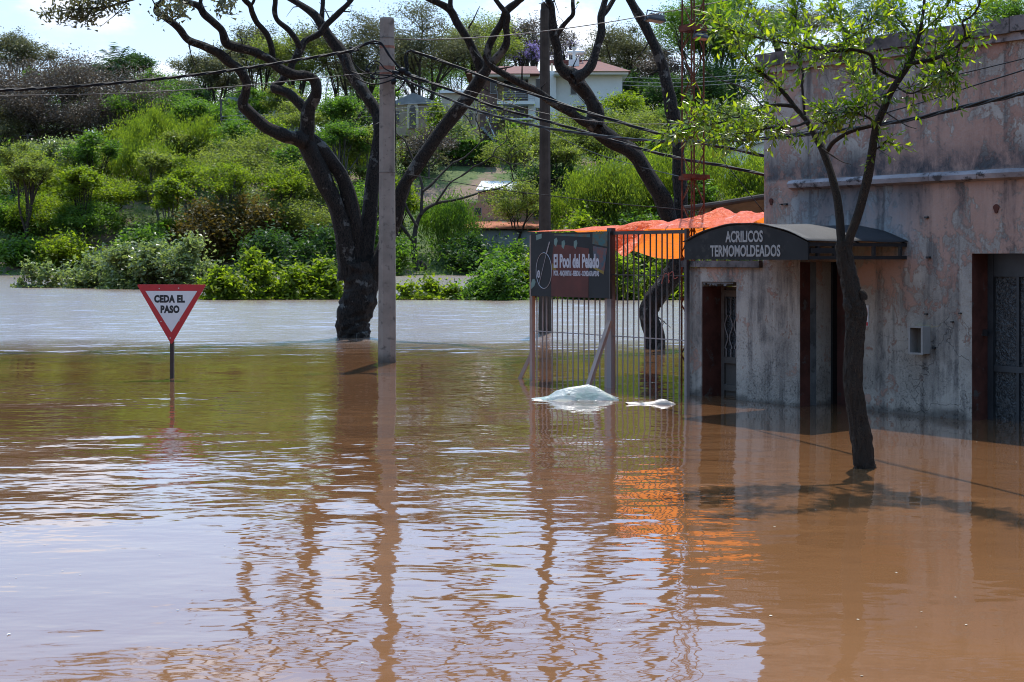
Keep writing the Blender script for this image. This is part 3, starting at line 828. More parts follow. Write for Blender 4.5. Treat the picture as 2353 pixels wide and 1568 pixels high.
# ------------------------------------------------------------------ fence with gate, signboard
vF = 0.34
def fz(y, x): return za(y, ua(x, vF), vF)
f0, fg, f1 = ua(1223.5, vF), ua(1405.5, vF), ua(1577, vF) - 0.012
FE = empty('bar_gate', (A0[0], A0[1], 0), RZ, 'iron bar gate of thin vertical rods beside the pink building', 'gate')
ztop = fz(532, 1411)
yF = -vF
MB().box(f0 - 0.026, f0 + 0.026, yF - 0.026, yF + 0.026, -0.9, ztop - 0.03).build('timber_post', MT['wood'], FE)
MB().box(fg - 0.045, fg + 0.03, yF - 0.035, yF + 0.035, -0.9, ztop + 0.04).build('gate_post', MT['iron'], FE)
MB().box(fg - 0.090, fg - 0.047, yF - 0.03, yF + 0.03, -0.9, 1.06).build('timber_post', MT['wood'], FE)
MB().box(f1, f1 + 0.035, yF - 0.02, yF + 0.03, -0.9, ztop + 0.015).build('gate_post', MT['iron'], FE)
MB().box(fg + 0.032, f1 - 0.002, yF - 0.018, yF + 0.018, ztop - 0.04, ztop).build('top_rail', MT['iron'], FE)
MB().box(f0 + 0.037, fg - 0.047, yF - 0.018, yF + 0.018, ztop - 0.045, ztop - 0.005).build('top_rail', MT['iron'], FE)
for z in (1.345, 0.617):
    MB().box(fg + 0.032, f1 - 0.002, yF - 0.006, yF + 0.006, z - 0.006, z + 0.006).build('cross_rail', MT['iron'], FE)
MB().box(f0 + 0.037, fg - 0.107, yF - 0.006, yF + 0.006, 0.611, 0.623).build('cross_rail', MT['iron'], FE)
barme = None
xr = [1177.7 + .1953 * c for c in (1230, 1293, 1357, 1422, 1488, 1553, 1620, 1687, 1755, 1825, 1893, 1963)]
xl = [1177.7 + .1953 * c for c in (285, 350, 403, 468, 527, 588, 648, 710, 772, 835, 897, 963, 1025, 1090)]
for x in xl + xr:
    u = ua(x, vF)
    if barme is None:
        bo = MB().tube([(0, 0, -0.9), (0, 0, ztop - 0.02)], 0.0095, 6).build('bar', MT['iron'], FE); barme = bo.data
    else:
        bo = link('bar', barme, None, FE)
    bo.location = (u, yF + rg.uniform(-.004, .004), 0); bo.rotation_euler = (R(rg.uniform(-.35, .35)), R(rg.uniform(-.3, .3)), 0)
# props of squared timber
def to_local(p):
    q = np.asarray(p[:2]) - A0
    return Vector((q[0] * UX + q[1] * UY, -q[0] * UY + q[1] * UX, p[2]))
a = to_local(P(1402, 738, A0[1] + ua(1402, vF + .06) * UY - (vF + .06) * UX)); b_ = to_local(P(1346, 905, Wd(899)))
MB().bar(a, b_ + (b_ - a) * 0.3, 0.05).build('prop', MT['wood'], FE)
a = to_local(P(1222, 812, A0[1] + ua(1222, vF - .05) * UY - (vF - .05) * UX)); b_ = to_local(P(1194, 872, Wd(870)))
MB().bar(a, b_ + (b_ - a) * 0.4, 0.045).build('prop', MT['wood'], FE)
MT['red_wire'] = plain('red plastic wire', (0.45, 0.10, 0.07), 0.5)
u = ua(1540, vF)
for k_ in range(3):
    MB().tube(catmull([(u - 0.01 * k_, yF - 0.015, 1.345), (u - 0.05 + .06 * k_, yF - 0.03, 1.37 + .01 * k_), (u - 0.09 + 0.09 * k_, yF - 0.025, 1.31 - 0.05 * (k_ % 2)), (u - 0.12 + 0.13 * k_, yF - 0.02, 1.25 + 0.04 * k_)], 4), 0.004, 5).build('tie_wire', MT['red_wire'], FE)

vB = vF + 0.05
SB = empty('pool_hall_signboard', (A0[0], A0[1], 0), RZ, 'dark printed signboard reading El Pool del Pelado fixed on the bar gate', 'sign')
b0, b1 = ua(1220, vB), ua(1400, vB)
zb0, zb1 = 1.062, ztop - 0.004
MT['print_dark'] = plain('printed dark panel', (0.014, 0.015, 0.017), 0.55, 0.2, var=0.4, vscale=4)
MT['print_red'] = plain('printed dull red', (0.105, 0.028, 0.022), 0.55, 0.2, var=0.35, vscale=3)
MT['print_teal'] = plain('printed teal', (0.035, 0.105, 0.11), 0.55, 0.2, var=0.5, vscale=14, col2=(0.10, 0.06, 0.03))
MT['print_mix'] = plain('printed colours', (0.16, 0.06, 0.05), 0.55, 0.2, vscale=16, col2=(0.04, 0.08, 0.10))
MT['print_ochre'] = plain('printed ochre', (0.22, 0.15, 0.03), 0.55, 0.2)
MT['print_pale'] = plain('printed pale', (0.50, 0.48, 0.50), 0.55, 0.2, var=0.2, vscale=20)
MT['print_mint'] = plain('printed mint', (0.15, 0.22, 0.19), 0.55, 0.2, var=0.2)
W_, Hh = b1 - b0, zb1 - zb0
MB().box(b0, b1, -vB, -vF - 0.021, zb0, zb1).build('board', MT['print_dark'], SB)
MB().box(b1 + 0.001, b1 + 0.02, -vB - 0.006, -vF - 0.021, zb0 - 0.004, zb1 + 0.004).build('edge_strip', MT['black'], SB)
# picture coordinates of the print (0..1 across, 0..1 up), picked from crop columns 220..1140 and rows 1000..230
def bp(cx, cy):
    return (b0 + W_ * (cx - 218) / 920.0, zb0 + Hh * (1003 - cy + (cx - 218) * 0.0) / 765.0)
def patch(name, pts, mat, lay):
    MB().prism([bp(*p) for p in pts], -vB - 0.0015 - 0.0008 * lay, -vB - 0.0003).build(name, mat, SB)
patch('printed_cloth', [(470, 1000), (905, 1000), (910, 430), (640, 385), (500, 380), (470, 600)], MT['print_red'], 0)
patch('printed_poster', [(950, 375), (1118, 410), (1120, 235), (955, 235)], MT['print_teal'], 1)
patch('printed_poster', [(960, 400), (1115, 430), (1080, 725), (960, 650)], MT['print_mix'], 1)
patch('printed_strip', [(960, 640), (1080, 690), (1076, 728), (955, 655)], MT['print_ochre'], 2)
patch('printed_strip', [(480, 600), (528, 640), (528, 685), (482, 680)], MT['print_ochre'], 1)
patch('printed_rail', [(500, 255), (925, 262), (925, 298), (505, 270)], MT['print_teal'], 0)
patch('printed_lamp', [(282, 260), (352, 245), (352, 300), (285, 325)], MT['print_mint'], 0)
patch('printed_ball', [(220, 850), (240, 795), (265, 795), (278, 830), (262, 880), (222, 920)], MT['print_mint'], 0)
for q in ((505, 315), (595, 345), (738, 345)):
    patch('printed_figure', [(q[0], q[1]), (q[0] + 30, q[1] - 20), (q[0] + 42, q[1] + 20), (q[0] + 22, q[1] + 90), (q[0], q[1] + 60)], MT['print_mint'], 1)
def stroke(name, pts, r, mat=MT['print_pale'], k=5):
    q = [bp(*p) for p in pts]
    MB().tube(catmull([(x, -vB - 0.003, z) for x, z in q], k), r, 4).build(name, mat, SB)
stroke('ball_outline', [(380 + 95 * math.cos(t), 692 - 215 * math.sin(t)) for t in np.linspace(0, 2 * math.pi, 18)], 0.0042)
stroke('cue_stick', [(450, 345), (410, 490)], 0.009)
stroke('cue_stick', [(408, 495), (318, 870)], 0.0038)
patch('ball_spot', [(315 + 17 * math.cos(t), 735 - 48 * math.sin(t)) for t in np.linspace(0, 2 * math.pi, 14, endpoint=False)][::-1], MT['print_pale'], 2)
def btext(name, body, cx, cy, hpx, wpx, mat, bold=0.0):
    x, z = bp(cx, cy)
    o = text_obj(name, body, mat, SB, Hh * hpx / 765.0 / 0.70, (x, -vB - 0.0036, z), rot, 1.0, 0.0006, bold)
    bbw = max(v.co.x for v in o.data.vertices) - min(v.co.x for v in o.data.vertices)
    o.scale = (W_ * wpx / 920.0 / bbw, 1, 1)
    return o
btext('spot_digit', '8', 315, 758, 46, 18, MT['ink'])
btext('lettering', 'El Pool del Pelado', 763, 648, 152, 528, MT['print_pale'], 0.009)
btext('lettering', 'POOL - MAQUINITAS - BEBIDAS - COMIDAS RAPIDAS', 763, 748, 58, 528, MT['print_pale'], 0.003)
btext('lettering', 'GLORY', 1035, 262, 34, 95, MT['print_ochre'], 0.001)

# ------------------------------------------------------------------ orange tarpaulin over the yard
m, g = new_mat('orange tarpaulin')
oc = g.n('ShaderNodeTexCoord').outputs['Object']
c = g.mix(g.smooth(g.noise(oc, 4.5, 6, 0.65), 0.60, 0.68), (0.88, 0.135, 0.018), (0.92, 0.56, 0.44))  # pale patches put the bright sheen of the folds into the colour
p = g.n('ShaderNodeBsdfPrincipled', None, Base_Color=c, Roughness=0.32)
p.inputs['Specular IOR Level'].default_value = 0.35
g.t.links.new(g.n('ShaderNodeBump', None, Height=g.noise(oc, 14, 5, 0.6, 0.6), Strength=0.9, Distance=0.05).outputs[0], p.inputs['Normal'])
t = g.n('ShaderNodeBsdfTranslucent', None, Color=(1.0, 0.24, 0.015))
mx = g.n('ShaderNodeMixShader', None, Fac=0.40)
g.t.links.new(p.outputs[0], mx.inputs[1]); g.t.links.new(t.outputs[0], mx.inputs[2])
g.out(mx.outputs[0])
MT['tarp'] = m
def fold(u, s, seed):
    r = random.Random(seed); z = 0
    for _ in range(9):
        a, b_, ph, w_ = r.uniform(-9, 9), r.uniform(-7, 7), r.uniform(0, 6.3), r.uniform(0.4, 1)
        z += w_ * (1 - 2 * abs(math.sin(a * u + b_ * s + ph)))
    return z / 9
TP = empty('orange_tarpaulin', (A0[0], A0[1], 0), RZ, 'crumpled bright orange tarpaulin sheet sagging above the bar gate', 'tarpaulin')
t0, t1 = ua(1285, 0.2), ua(1400, 0.2)
nu, nv = 110, 60
V = []
tu0, tu1 = fg - 1.65, -0.035
for i in range(nu):
    u = tu0 + (tu1 - tu0) * i / (nu - 1)
    q = (u - tu0) / (tu1 - tu0)
    rise = -0.035 + 0.09 * min(1, q * 2.2) + 0.02 * math.sin(u * 8) + 0.15 * max(0, q - 0.25) ** 1.1
    low = max(0.0, min(1.0, (u - fg + 0.06) / 0.10)) * max(0.0, min(1.0, (fg + 0.50 - u) / 0.16))
    zf = ztop + 0.02 - low * (0.27 + 0.04 * math.sin(u * 19))
    for j in range(nv):
        s = j / (nv - 1)                       # 0 front hem at the rods .. ridge .. 1 low rear edge
        ff = (fold(u, s * 2.2, 11) + 0.6 * fold(u * 2.3, s * 5.0, 23)) * (0.4 + 0.6 * min(1, q * 1.6))
        if s < 0.2:
            t_ = s / 0.2
            y = -vF + 0.05 + 0.42 * t_ * low + 0.05 * t_ + 0.03 * ff * low
            z = zf + (ztop + 0.02 - zf) * t_ + 0.05 * ff * low
        elif s < 0.55:                         # rises to a ridge
            t_ = (s - 0.2) / 0.35
            y = -vF + 0.10 + 0.42 * low + (0.71 - 0.42 * low) * t_ + 0.03 * ff
            z = ztop + 0.02 + (rise + 0.055) * math.sin(t_ * math.pi / 2) + 0.11 * ff * (0.3 + 0.7 * q) * math.sin(t_ * math.pi / 2)
            z += 0.13 * max(0, 1 - abs(q - 0.735) / 0.06) * t_ 
        else:                                  # and falls away to the back
            t_ = (s - 0.55) / 0.45
            y = -vF + 0.81 + 1.5 * t_ + 0.03 * ff
            z0_ = ztop + 0.02 + rise + 0.055 + 0.11 * ff * (0.3 + 0.7 * q) + 0.13 * max(0, 1 - abs(q - 0.735) / 0.06) * (1 - t_)
            z = z0_ * (1 - t_) + (1.545 + 0.015 * math.sin(u * 6)) * t_ + 0.05 * ff * (1 - t_)
        V.append((u + 0.03 * fold(s, u, 5), y, z))
Fs = [(i * nv + j, (i + 1) * nv + j, (i + 1) * nv + j + 1, i * nv + j + 1) for i in range(nu - 1) for j in range(nv - 1)]
mb = MB(); mb.add(V, Fs); to = mb.build('sheet', MT['tarp'], TP, False)
# cords holding it
for x in (1460, 1530):
    u = ua(x, vF)
    MB().tube([(u, -0.3, ztop + 0.05), (u + 0.01, -vF - 0.02, ztop + 0.01), (u, -vF, ztop - 0.03)], 0.004, 5).build('tie_cord', MT['wire'], TP)

# dark lean-to canvas behind, hung from a pole
MT['canvas'] = plain('grey canvas', (0.17, 0.16, 0.15), 0.9, 0.2, var=0.45, vscale=3, bump=0.3, bscale=9)
CV = empty('canvas_lean_to', (2.6, 20.6, 0), 0, 'grey canvas lean-to under a dark ridge pole behind the orange tarpaulin', 'shelter')
def rel(p, o): return tuple(np.asarray(p) - np.array((o.location[0], o.location[1], o.location[2])))
a, m_, b_ = P(1568, 480, 20.4), P(1660, 468, 20.6), P(1764, 451, 20.8)
MB().tube(catmull([rel(a, CV), rel(m_, CV), rel(b_, CV), rel(P(1900, 432, 21.2), CV)], 5), 0.042, 8).build('ridge_pole', MT['concrete_dark'], CV)
V = []; nn = 30
for i in range(nn):
    t_ = i / (nn - 1)
    for j in range(10):
        s = j / 9
        q = P(1606 + 290 * t_, 474 - 40 * t_ + s * (40 + 40 * t_), 20.5 + 0.6 * t_ + 1.3 * s)
        V.append(rel(q + np.array((0, 0.05 * math.sin(t_ * 31) * s, -0.03)), CV))
mb = MB(); mb.add(V, [(i * 10 + j, (i + 1) * 10 + j, (i + 1) * 10 + j + 1, i * 10 + j + 1) for i in range(nn - 1) for j in range(9)]); mb.build('canvas', MT['canvas'], CV, True)
for x in (1640, 1880):
    p_ = P(x, 470, 20.7)
    MB().tube([rel((p_[0], p_[1], -0.8), CV), rel((p_[0], p_[1], p_[2] - 0.02), CV)], 0.035, 7).build('support_pole', MT['concrete_dark'], CV)

# ------------------------------------------------------------------ lattice mast with floodlight
dm = 16.9
mk = dm / F
MX = empty('lattice_mast', ((1592 - CX) / F * dm, dm, 0), R(31), 'slender rusty lattice mast rising behind the black awning', 'mast')
hw = 0.095
zT = 7.2
for sx_ in (-1, 1):
    for sy_ in (-1, 1):
        MB().tube([(hw * sx_, hw * sy_, -0.9), (hw * sx_ * 0.92, hw * sy_ * 0.92, zT)], 0.0115, 6).build('leg', MT['rust'], MX)
z = 0.1; i = 0
cs = [(-1, -1), (1, -1), (1, 1), (-1, 1)]
while z < zT - 0.35:
    for q in range(4):
        a, b_ = cs[q], cs[(q + 1) % 4]
        if (i + q) % 2: a, b_ = b_, a
        MB().bar((a[0] * hw, a[1] * hw, z), (b_[0] * hw, b_[1] * hw, z + 0.30), 0.007).build('lattice_rod', MT['rust'], MX)
    z += 0.30; i += 1
def mz(y): return H - (y - HY) * mk
for zc, hh in ((mz(66), 0.07), (mz(409), 0.05)):
    mb = MB()
    for q in range(4):
        a, b_ = cs[q], cs[(q + 1) % 4]
        mb.bar((a[0] * hw * 1.2, a[1] * hw * 1.2, zc), (b_[0] * hw * 1.2, b_[1] * hw * 1.2, zc), 0.02, hh)
    mb.build('collar', MT['rust'], MX)
MB().bar((-hw * 2.6, -hw * 1.3, mz(409) + 0.01), (hw * 1.6, -hw * 1.3, mz(409) + 0.01), 0.02, 0.05).build('bracket', MT['rust'], MX)
def floodlight(name, x, y, dd, s, label, tilt):
    p_ = P(x, y, dd)
    e = empty(name, tuple(p_), R(20), label, 'floodlight')
    V = [(-s, -0.6 * s, 0.25 * s), (s, -0.6 * s, 0.25 * s), (s, 0.6 * s, 0.25 * s), (-s, 0.6 * s, 0.25 * s), (-0.7 * s, -0.4 * s, 0.75 * s), (0.7 * s, -0.4 * s, 0.75 * s), (0.7 * s, 0.4 * s, 0.75 * s), (-0.7 * s, 0.4 * s, 0.75 * s)]
    MB().add(V, [(3, 2, 1, 0), (4, 5, 6, 7), (0, 1, 5, 4), (1, 2, 6, 5), (2, 3, 7, 6), (3, 0, 4, 7)]).build('housing', MT['black'], e)
    MB().box(-1.05 * s, 1.05 * s, -0.65 * s, 0.65 * s, 0.05 * s, 0.24 * s).build('rim', MT['black'], e)
    MB().box(-0.9 * s, 0.9 * s, -0.5 * s, 0.5 * s, 0.0, 0.048 * s).build('glass', MT['box_grey'], e)
    for q in (-1, 1):
        MB().bar((1.1 * s * q, 0, 0.15 * s), (1.1 * s * q * 0.9, 0, 1.1 * s), 0.1 * s).build('yoke', MT['black'], e)
    MB().bar((-1.0 * s, 0, 1.12 * s), (1.0 * s, 0, 1.12 * s), 0.1 * s).build('yoke', MT['black'], e)
    for q in range(5):
        MB().box(-0.6 * s + q * 0.27 * s, -0.53 * s + q * 0.27 * s, -0.35 * s, 0.35 * s, 0.755 * s, 0.87 * s).build('cooling_fin', MT['black'], e)
    e.rotation_euler = (R(tilt), R(6), R(20))
    return e
floodlight('floodlight', 1610, 90, 16.75, 0.085, 'small black floodlight fixed on the rusty lattice mast', -8)
floodlight('floodlight', 1505, 50, 23.2, 0.15, 'black floodlight hanging against the leaning tree trunk near the top', -4)

# ------------------------------------------------------------------ cables
def px_path(pts):
    return np.array([P(x, y, d_) for x, y, d_ in pts])
def cable(name, pts, r, label, strands=0, pitch=0.7, mat=None, k=10):
    q = catmull(px_path(pts), k)
    # resample evenly
    seg = np.linalg.norm(np.diff(q, axis=0), axis=1); L = np.concatenate([[0], np.cumsum(seg)])
    n = max(8, int(L[-1] / (0.06 if strands else 0.25)))
    t = np.linspace(0, L[-1], n)
    q = np.stack([np.interp(t, L, q[:, i]) for i in range(3)], 1)
    e = empty(name, tuple(q[0]), 0, label, 'cable')
    q = q - q[0]
    if not strands:
        MB().tube(q, r, 6).build('conductor', mat or MT['cable'], e, True)
    else:
        T = unit(np.gradient(q, axis=0)); N1 = unit(np.cross(T, np.array((0, 0, 1.0)))); N2 = np.cross(N1, T)
        for s in range(strands):
            a = t / pitch * 2 * math.pi + s * 2 * math.pi / strands
            c_ = q + (N1 * np.cos(a)[:, None] + N2 * np.sin(a)[:, None]) * r * 1.05
            MB().tube(c_, r, 6).build('strand', mat or MT['cable'], e, True)
    return e
dp = D1
cable('twisted_cable', [(-420, 215, 16.0), (0, 208, 18.2), (269, 191, 18.9), (537, 161, 19.7), (803, 118, 20.6), (812, 116, 20.65)], 0.0110, 'twisted black cable running from the left edge to the concrete pole', 3, 0.85)
cable('thin_wire', [(-420, 224, 16.4), (0, 220, 18.4), (269, 215, 19.0), (537, 199, 19.8), (803, 172, 20.6), (873, 167, 20.85)], 0.006, 'thin grey wire just under the twisted cable at left', mat=MT['wire'])
cable('upper_cable', [(948, 118, 20.6), (1004, 137, 20.5), (1085, 167, 20.2), (1149, 193, 20.0), (1243, 223, 19.6), (1337, 255, 19.2), (1418, 279, 18.8), (1498, 303, 18.3), (1590, 325, 17.8), (1686, 343, 17.2), (1770, 362, 16.7)], 0.0115, 'thick black cable, uppermost of those falling right from the pole', 3, 1.6)
cable('middle_cable', [(942, 175, 20.7), (1004, 196, 20.5), (1071, 220, 20.3), (1138, 246, 20.1), (1238, 274, 19.7), (1337, 301, 19.2), (1418, 326, 18.8), (1498, 349, 18.3), (1579, 368, 17.9), (1659, 381, 17.4), (1770, 405, 16.9)], 0.0105, 'black cable ending lowest on the corner of the pink building', 3, 1.3)
cable('lower_cable', [(908, 172, 20.7), (964, 199, 20.4), (1031, 228, 20.0), (1098, 255, 19.5), (1165, 274, 19.0), (1238, 291, 18.4), (1310, 303, 17.8), (1391, 314, 17.1), (1471, 322, 16.4), (1552, 325, 15.6), (1660, 325, 14.6), (1767, 318, 13.6), (1882, 306, 12.7), (1963, 295, 12.1), (2097, 274, 11.3), (2178, 255, 10.9), (2258, 236, 10.5), (2353, 214, 10.0), (2600, 150, 9.0)], 0.0092, 'twisted black cable crossing in front of the pink wall', 3, 0.95)
cable('thin_wire', [(907, 90, 20.9), (1004, 91, 21.0), (1149, 83, 21.2), (1283, 68, 21.4), (1418, 48, 21.6), (1552, 24, 21.8), (1675, 0, 22.0), (1900, -50, 22.4)], 0.008, 'single thin wire rising right from the top of the concrete pole', mat=MT['wire'])
cable('thin_wire', [(910, 397, 20.9), (1000, 412, 20.6), (1149, 436, 20.2), (1264, 450, 19.8), (1418, 469, 19.2), (1546, 480, 18.6), (1700, 500, 18.0)], 0.006, 'lowest thin wire sagging right from the middle of the concrete pole', mat=MT['cable'])
cable('thin_wire', [(1245, 293, 29.0), (1337, 340, 27.0), (1430, 372, 25.0), (1545, 402, 22.0), (1600, 412, 18.5)], 0.006, 'thin wire sloping down right from the slim dark pole', mat=MT['cable'])
cable('thin_wire', [(930, 176, 20.7), (1100, 215, 20.4), (1238, 258, 20.0), (1418, 284, 19.4), (1600, 282, 18.9), (1700, 270, 18.0)], 0.005, 'thin wire drooping between the black cables to the mast', mat=MT['wire'])
cable('thin_wire', [(1700, 322, 13.8), (1882, 298, 12.7), (2097, 242, 11.4), (2231, 199, 10.7), (2353, 161, 10.1), (2600, 80, 9.2)], 0.0055, 'upper-wall thin wire above the twisted cable at right', mat=MT['cable'])
cable('thin_wire', [(2010, 222, 13.2), (2097, 198, 12.7), (2178, 177, 12.3), (2353, 135, 11.6), (2600, 70, 10.8)], 0.005, 'highest thin wire crossing the pink wall at the right edge', mat=MT['cable'])
cable('guy_wire', [(1620, 318, 16.9), (1690, 405, 16.7), (1757, 490, 16.5)], 0.005, 'guy wire from the lattice mast down to the pink building corner', mat=MT['cable'])
# loops and joints on the concrete pole
CJ = empty('cable_loops', (P(889.5, 140, D1)[0], D1, 0), 0, 'tangle of black cable loops and joints on the concrete pole', 'cable')
def lp(pts, r=0.011, n='loop', k=6):
    o = np.array((CJ.location[0], CJ.location[1], 0))
    MB().tube(catmull(px_path(pts) - o, k), r, 6).build(n, MT['cable'], CJ, True)
f = D1 - 0.22
lp([(800, 119, 20.6), (825, 106, f), (850, 97, f), (872, 97, f), (884, 110, f), (900, 135, f), (915, 152, f), (930, 168, f)], 0.013)
lp([(800, 121, 20.6), (822, 110, f), (850, 101, f), (876, 103, f), (890, 122, f), (905, 142, f), (922, 162, f), (940, 178, f)], 0.012)
lp([(805, 122, 20.6), (836, 102, f), (862, 94, f), (880, 105, f), (893, 128, f), (912, 148, f), (925, 172, f)], 0.010)
lp([(787, 126, 20.6), (790, 146, 20.6), (806, 170, f), (835, 188, f), (862, 194, f), (890, 188, f), (913, 178, f)], 0.010)
lp([(806, 122, 20.6), (812, 144, f), (835, 165, f), (870, 172, f), (900, 175, f), (925, 184, f)], 0.010)
lp([(787, 126, 20.6), (800, 160, f), (830, 172, f), (856, 181, f), (890, 178, f), (912, 165, f)], 0.009)
lp([(845, 166, f), (858, 148, f), (868, 150, f), (862, 168, f), (850, 175, f)], 0.008)
lp([(840, 163, f), (846, 150, f), (862, 140, f), (874, 146, f), (884, 158, f), (904, 168, f)], 0.009)
lp([(940, 118, 20.6), (932, 124, f), (930, 140, f), (933, 158, f), (925, 170, f)], 0.012)
lp([(950, 116, 20.6), (938, 121, f), (935, 138, f), (938, 155, f), (930, 172, f)], 0.012)
lp([(945, 116, 20.6), (934, 120, f), (931, 134, f), (936, 160, f), (942, 176, f)], 0.010)
lp([(932, 176, f), (925, 195, f), (916, 208, f), (908, 214, f), (909, 300, D1 - 0.1), (910, 397, D1 - 0.1)], 0.008)
lp([(936, 176, f), (928, 192, f), (917, 205, f), (908, 210, f)], 0.010)
for x, y, ww, hh in ((814, 113, 0.15, 0.05), (845, 163, 0.05, 0.06), (856, 178, 0.06, 0.05), (905, 188, 0.06, 0.10), (910, 168, 0.12, 0.07), (925, 163, 0.10, 0.10), (936, 170, 0.10, 0.08), (952, 178, 0.16, 0.07), (972, 184, 0.16, 0.06)):
    p_ = P(x, y, f) - np.array((CJ.location[0], CJ.location[1], 0))
    MB().tube([(p_[0] - ww / 2, p_[1], p_[2] + 0.02), (p_[0] - ww / 4, p_[1], p_[2] + 0.012), (p_[0] + ww / 4, p_[1], p_[2] - 0.012), (p_[0] + ww / 2, p_[1], p_[2] - 0.02)], [hh * .28, hh * .5, hh * .5, hh * .28], 8).build('joint', MT['cable'], CJ, True)

# ------------------------------------------------------------------ floating plastic
m, g = new_mat('floating plastic sheet')
oc = g.n('ShaderNodeTexCoord').outputs['Object']
nz = g.noise(oc, 7, 5, 0.6)
c = g.mix(g.smooth(nz, 0.45, 0.65), (0.52, 0.55, 0.52), (0.34, 0.46, 0.41))
c = g.mix(g.smooth(g.noise(oc, 16, 5, 0.7), 0.60, 0.68), c, (0.14, 0.11, 0.08))
p = g.n('ShaderNodeBsdfPrincipled', None, Base_Color=c, Roughness=0.32)
g.t.links.new(g.n('ShaderNodeBump', None, Height=g.noise(oc, 20, 5, 0.6, 0.8), Strength=0.5, Distance=0.02).outputs[0], p.inputs['Normal'])
t = g.n('ShaderNodeBsdfTranslucent', None, Color=(0.7, 0.78, 0.74))
mx = g.n('ShaderNodeMixShader', None, Fac=0.35)
g.t.links.new(p.outputs[0], mx.inputs[1]); g.t.links.new(t.outputs[0], mx.inputs[2])
g.out(mx.outputs[0])
MT['plastic'] = m
def floater(name, xl_, xr_, yw, profile, depth, label, seed, mat):
    """profile: list of (x, ytop) in picture columns; a crumpled sheet puffed up by air, edges lying on the water"""
    d_ = Wd(yw); k_ = d_ / F
    e = empty(name, ((xl_ + xr_) / 2 / F * d_ - CX / F * d_, d_, 0), 0, label, 'plastic sheet')
    nx_, ny_ = 90, 31
    V = []
    px = [q[0] for q in profile]; py = [q[1] for q in profile]
    for i in range(nx_):
        x = xl_ + (xr_ - xl_) * i / (nx_ - 1)
        hgt = max(0.004, (yw - np.interp(x, px, py)) * k_)
        for j in range(ny_):
            s = j / (ny_ - 1) * 2 - 1
            z = hgt * max(0.0, 1 - abs(s + 0.15 * math.sin(x * 0.05)) ** 1.5)
            z += (0.012 * fold(x * k_ * 0.6, s * 0.6, seed) + 0.004 * fold(x * k_ * 1.6, s * 1.8, seed + 1)) * (1 if hgt > 0.03 else 0.25)
            wx = 0.6 + 0.4 * math.sin(math.pi * i / (nx_ - 1))
            V.append(((x - (xl_ + xr_) / 2) * k_ + 0.012 * math.sin(s * 5 + i * 0.15), s * depth * wx + 0.012 * math.sin(i * 0.13), max(z, -0.02) - (0.012 if abs(s) > 0.93 else 0.0) + 0.004))
    mb = MB(); mb.add(V, [(i * ny_ + j, (i + 1) * ny_ + j, (i + 1) * ny_ + j + 1, i * ny_ + j + 1) for i in range(nx_ - 1) for j in range(ny_ - 1)])
    mb.build('sheet', mat, e, True)
    return e
fl = floater('floating_sheet', 1224, 1420, 918, [(1224, 916), (1250, 913), (1262, 910), (1280, 897), (1310, 890), (1352, 884), (1372, 889), (1395, 902), (1420, 915)], 0.13, 'large white and pale green plastic sheet floating before the gate', 3, MT['plastic'])
MT['plastic2'] = plain('dirty pale plastic', (0.50, 0.44, 0.38), 0.4, 0.4, var=0.35, vscale=9, bump=0.4, bscale=18)
floater('floating_scrap', 1440, 1550, 929, [(1440, 925), (1475, 926), (1500, 923), (1518, 917), (1533, 919), (1550, 928)], 0.06, 'small dirty white plastic scrap floating right of the sheet', 8, MT['plastic2'])

# foam flecks and bits of leaf drifting on the water
rf = np.random.default_rng(6)
Vf, Ff = [], []
for i in range(90):
    y_ = 640 + 0 if False else rf.uniform(880, 1560); x_ = rf.uniform(0, 2353)
    if 1577 < x_ and y_ < 900 + (x_ - 1577) * 0.13: continue
    p_ = P(x_, y_, Wd(y_)); r_ = rf.uniform(0.003, 0.008); a0 = rf.uniform(0, 6.28); e_ = rf.uniform(0.4, 1.0)
    b_ = len(Vf)
    for q in range(6):
        a = a0 + q * math.pi / 3
        Vf.append((p_[0] + r_ * math.cos(a) * rf.uniform(.7, 1.2), p_[1] + r_ * e_ * math.sin(a), 0.003 + 0.1 * r_ * (q % 2)))
    Ff.append(tuple(b_ + q for q in range(6)))
mf = MB(); mf.add(Vf, Ff)
tag(mf.build('foam_flecks', plain('foam', (0.55, 0.50, 0.42), 0.7, 0.3, var=0.6, vscale=0.8, col2=(0.16, 0.11, 0.06))), 'tiny foam flecks and leaf bits drifting on the brown water', 'foam', kind='stuff')

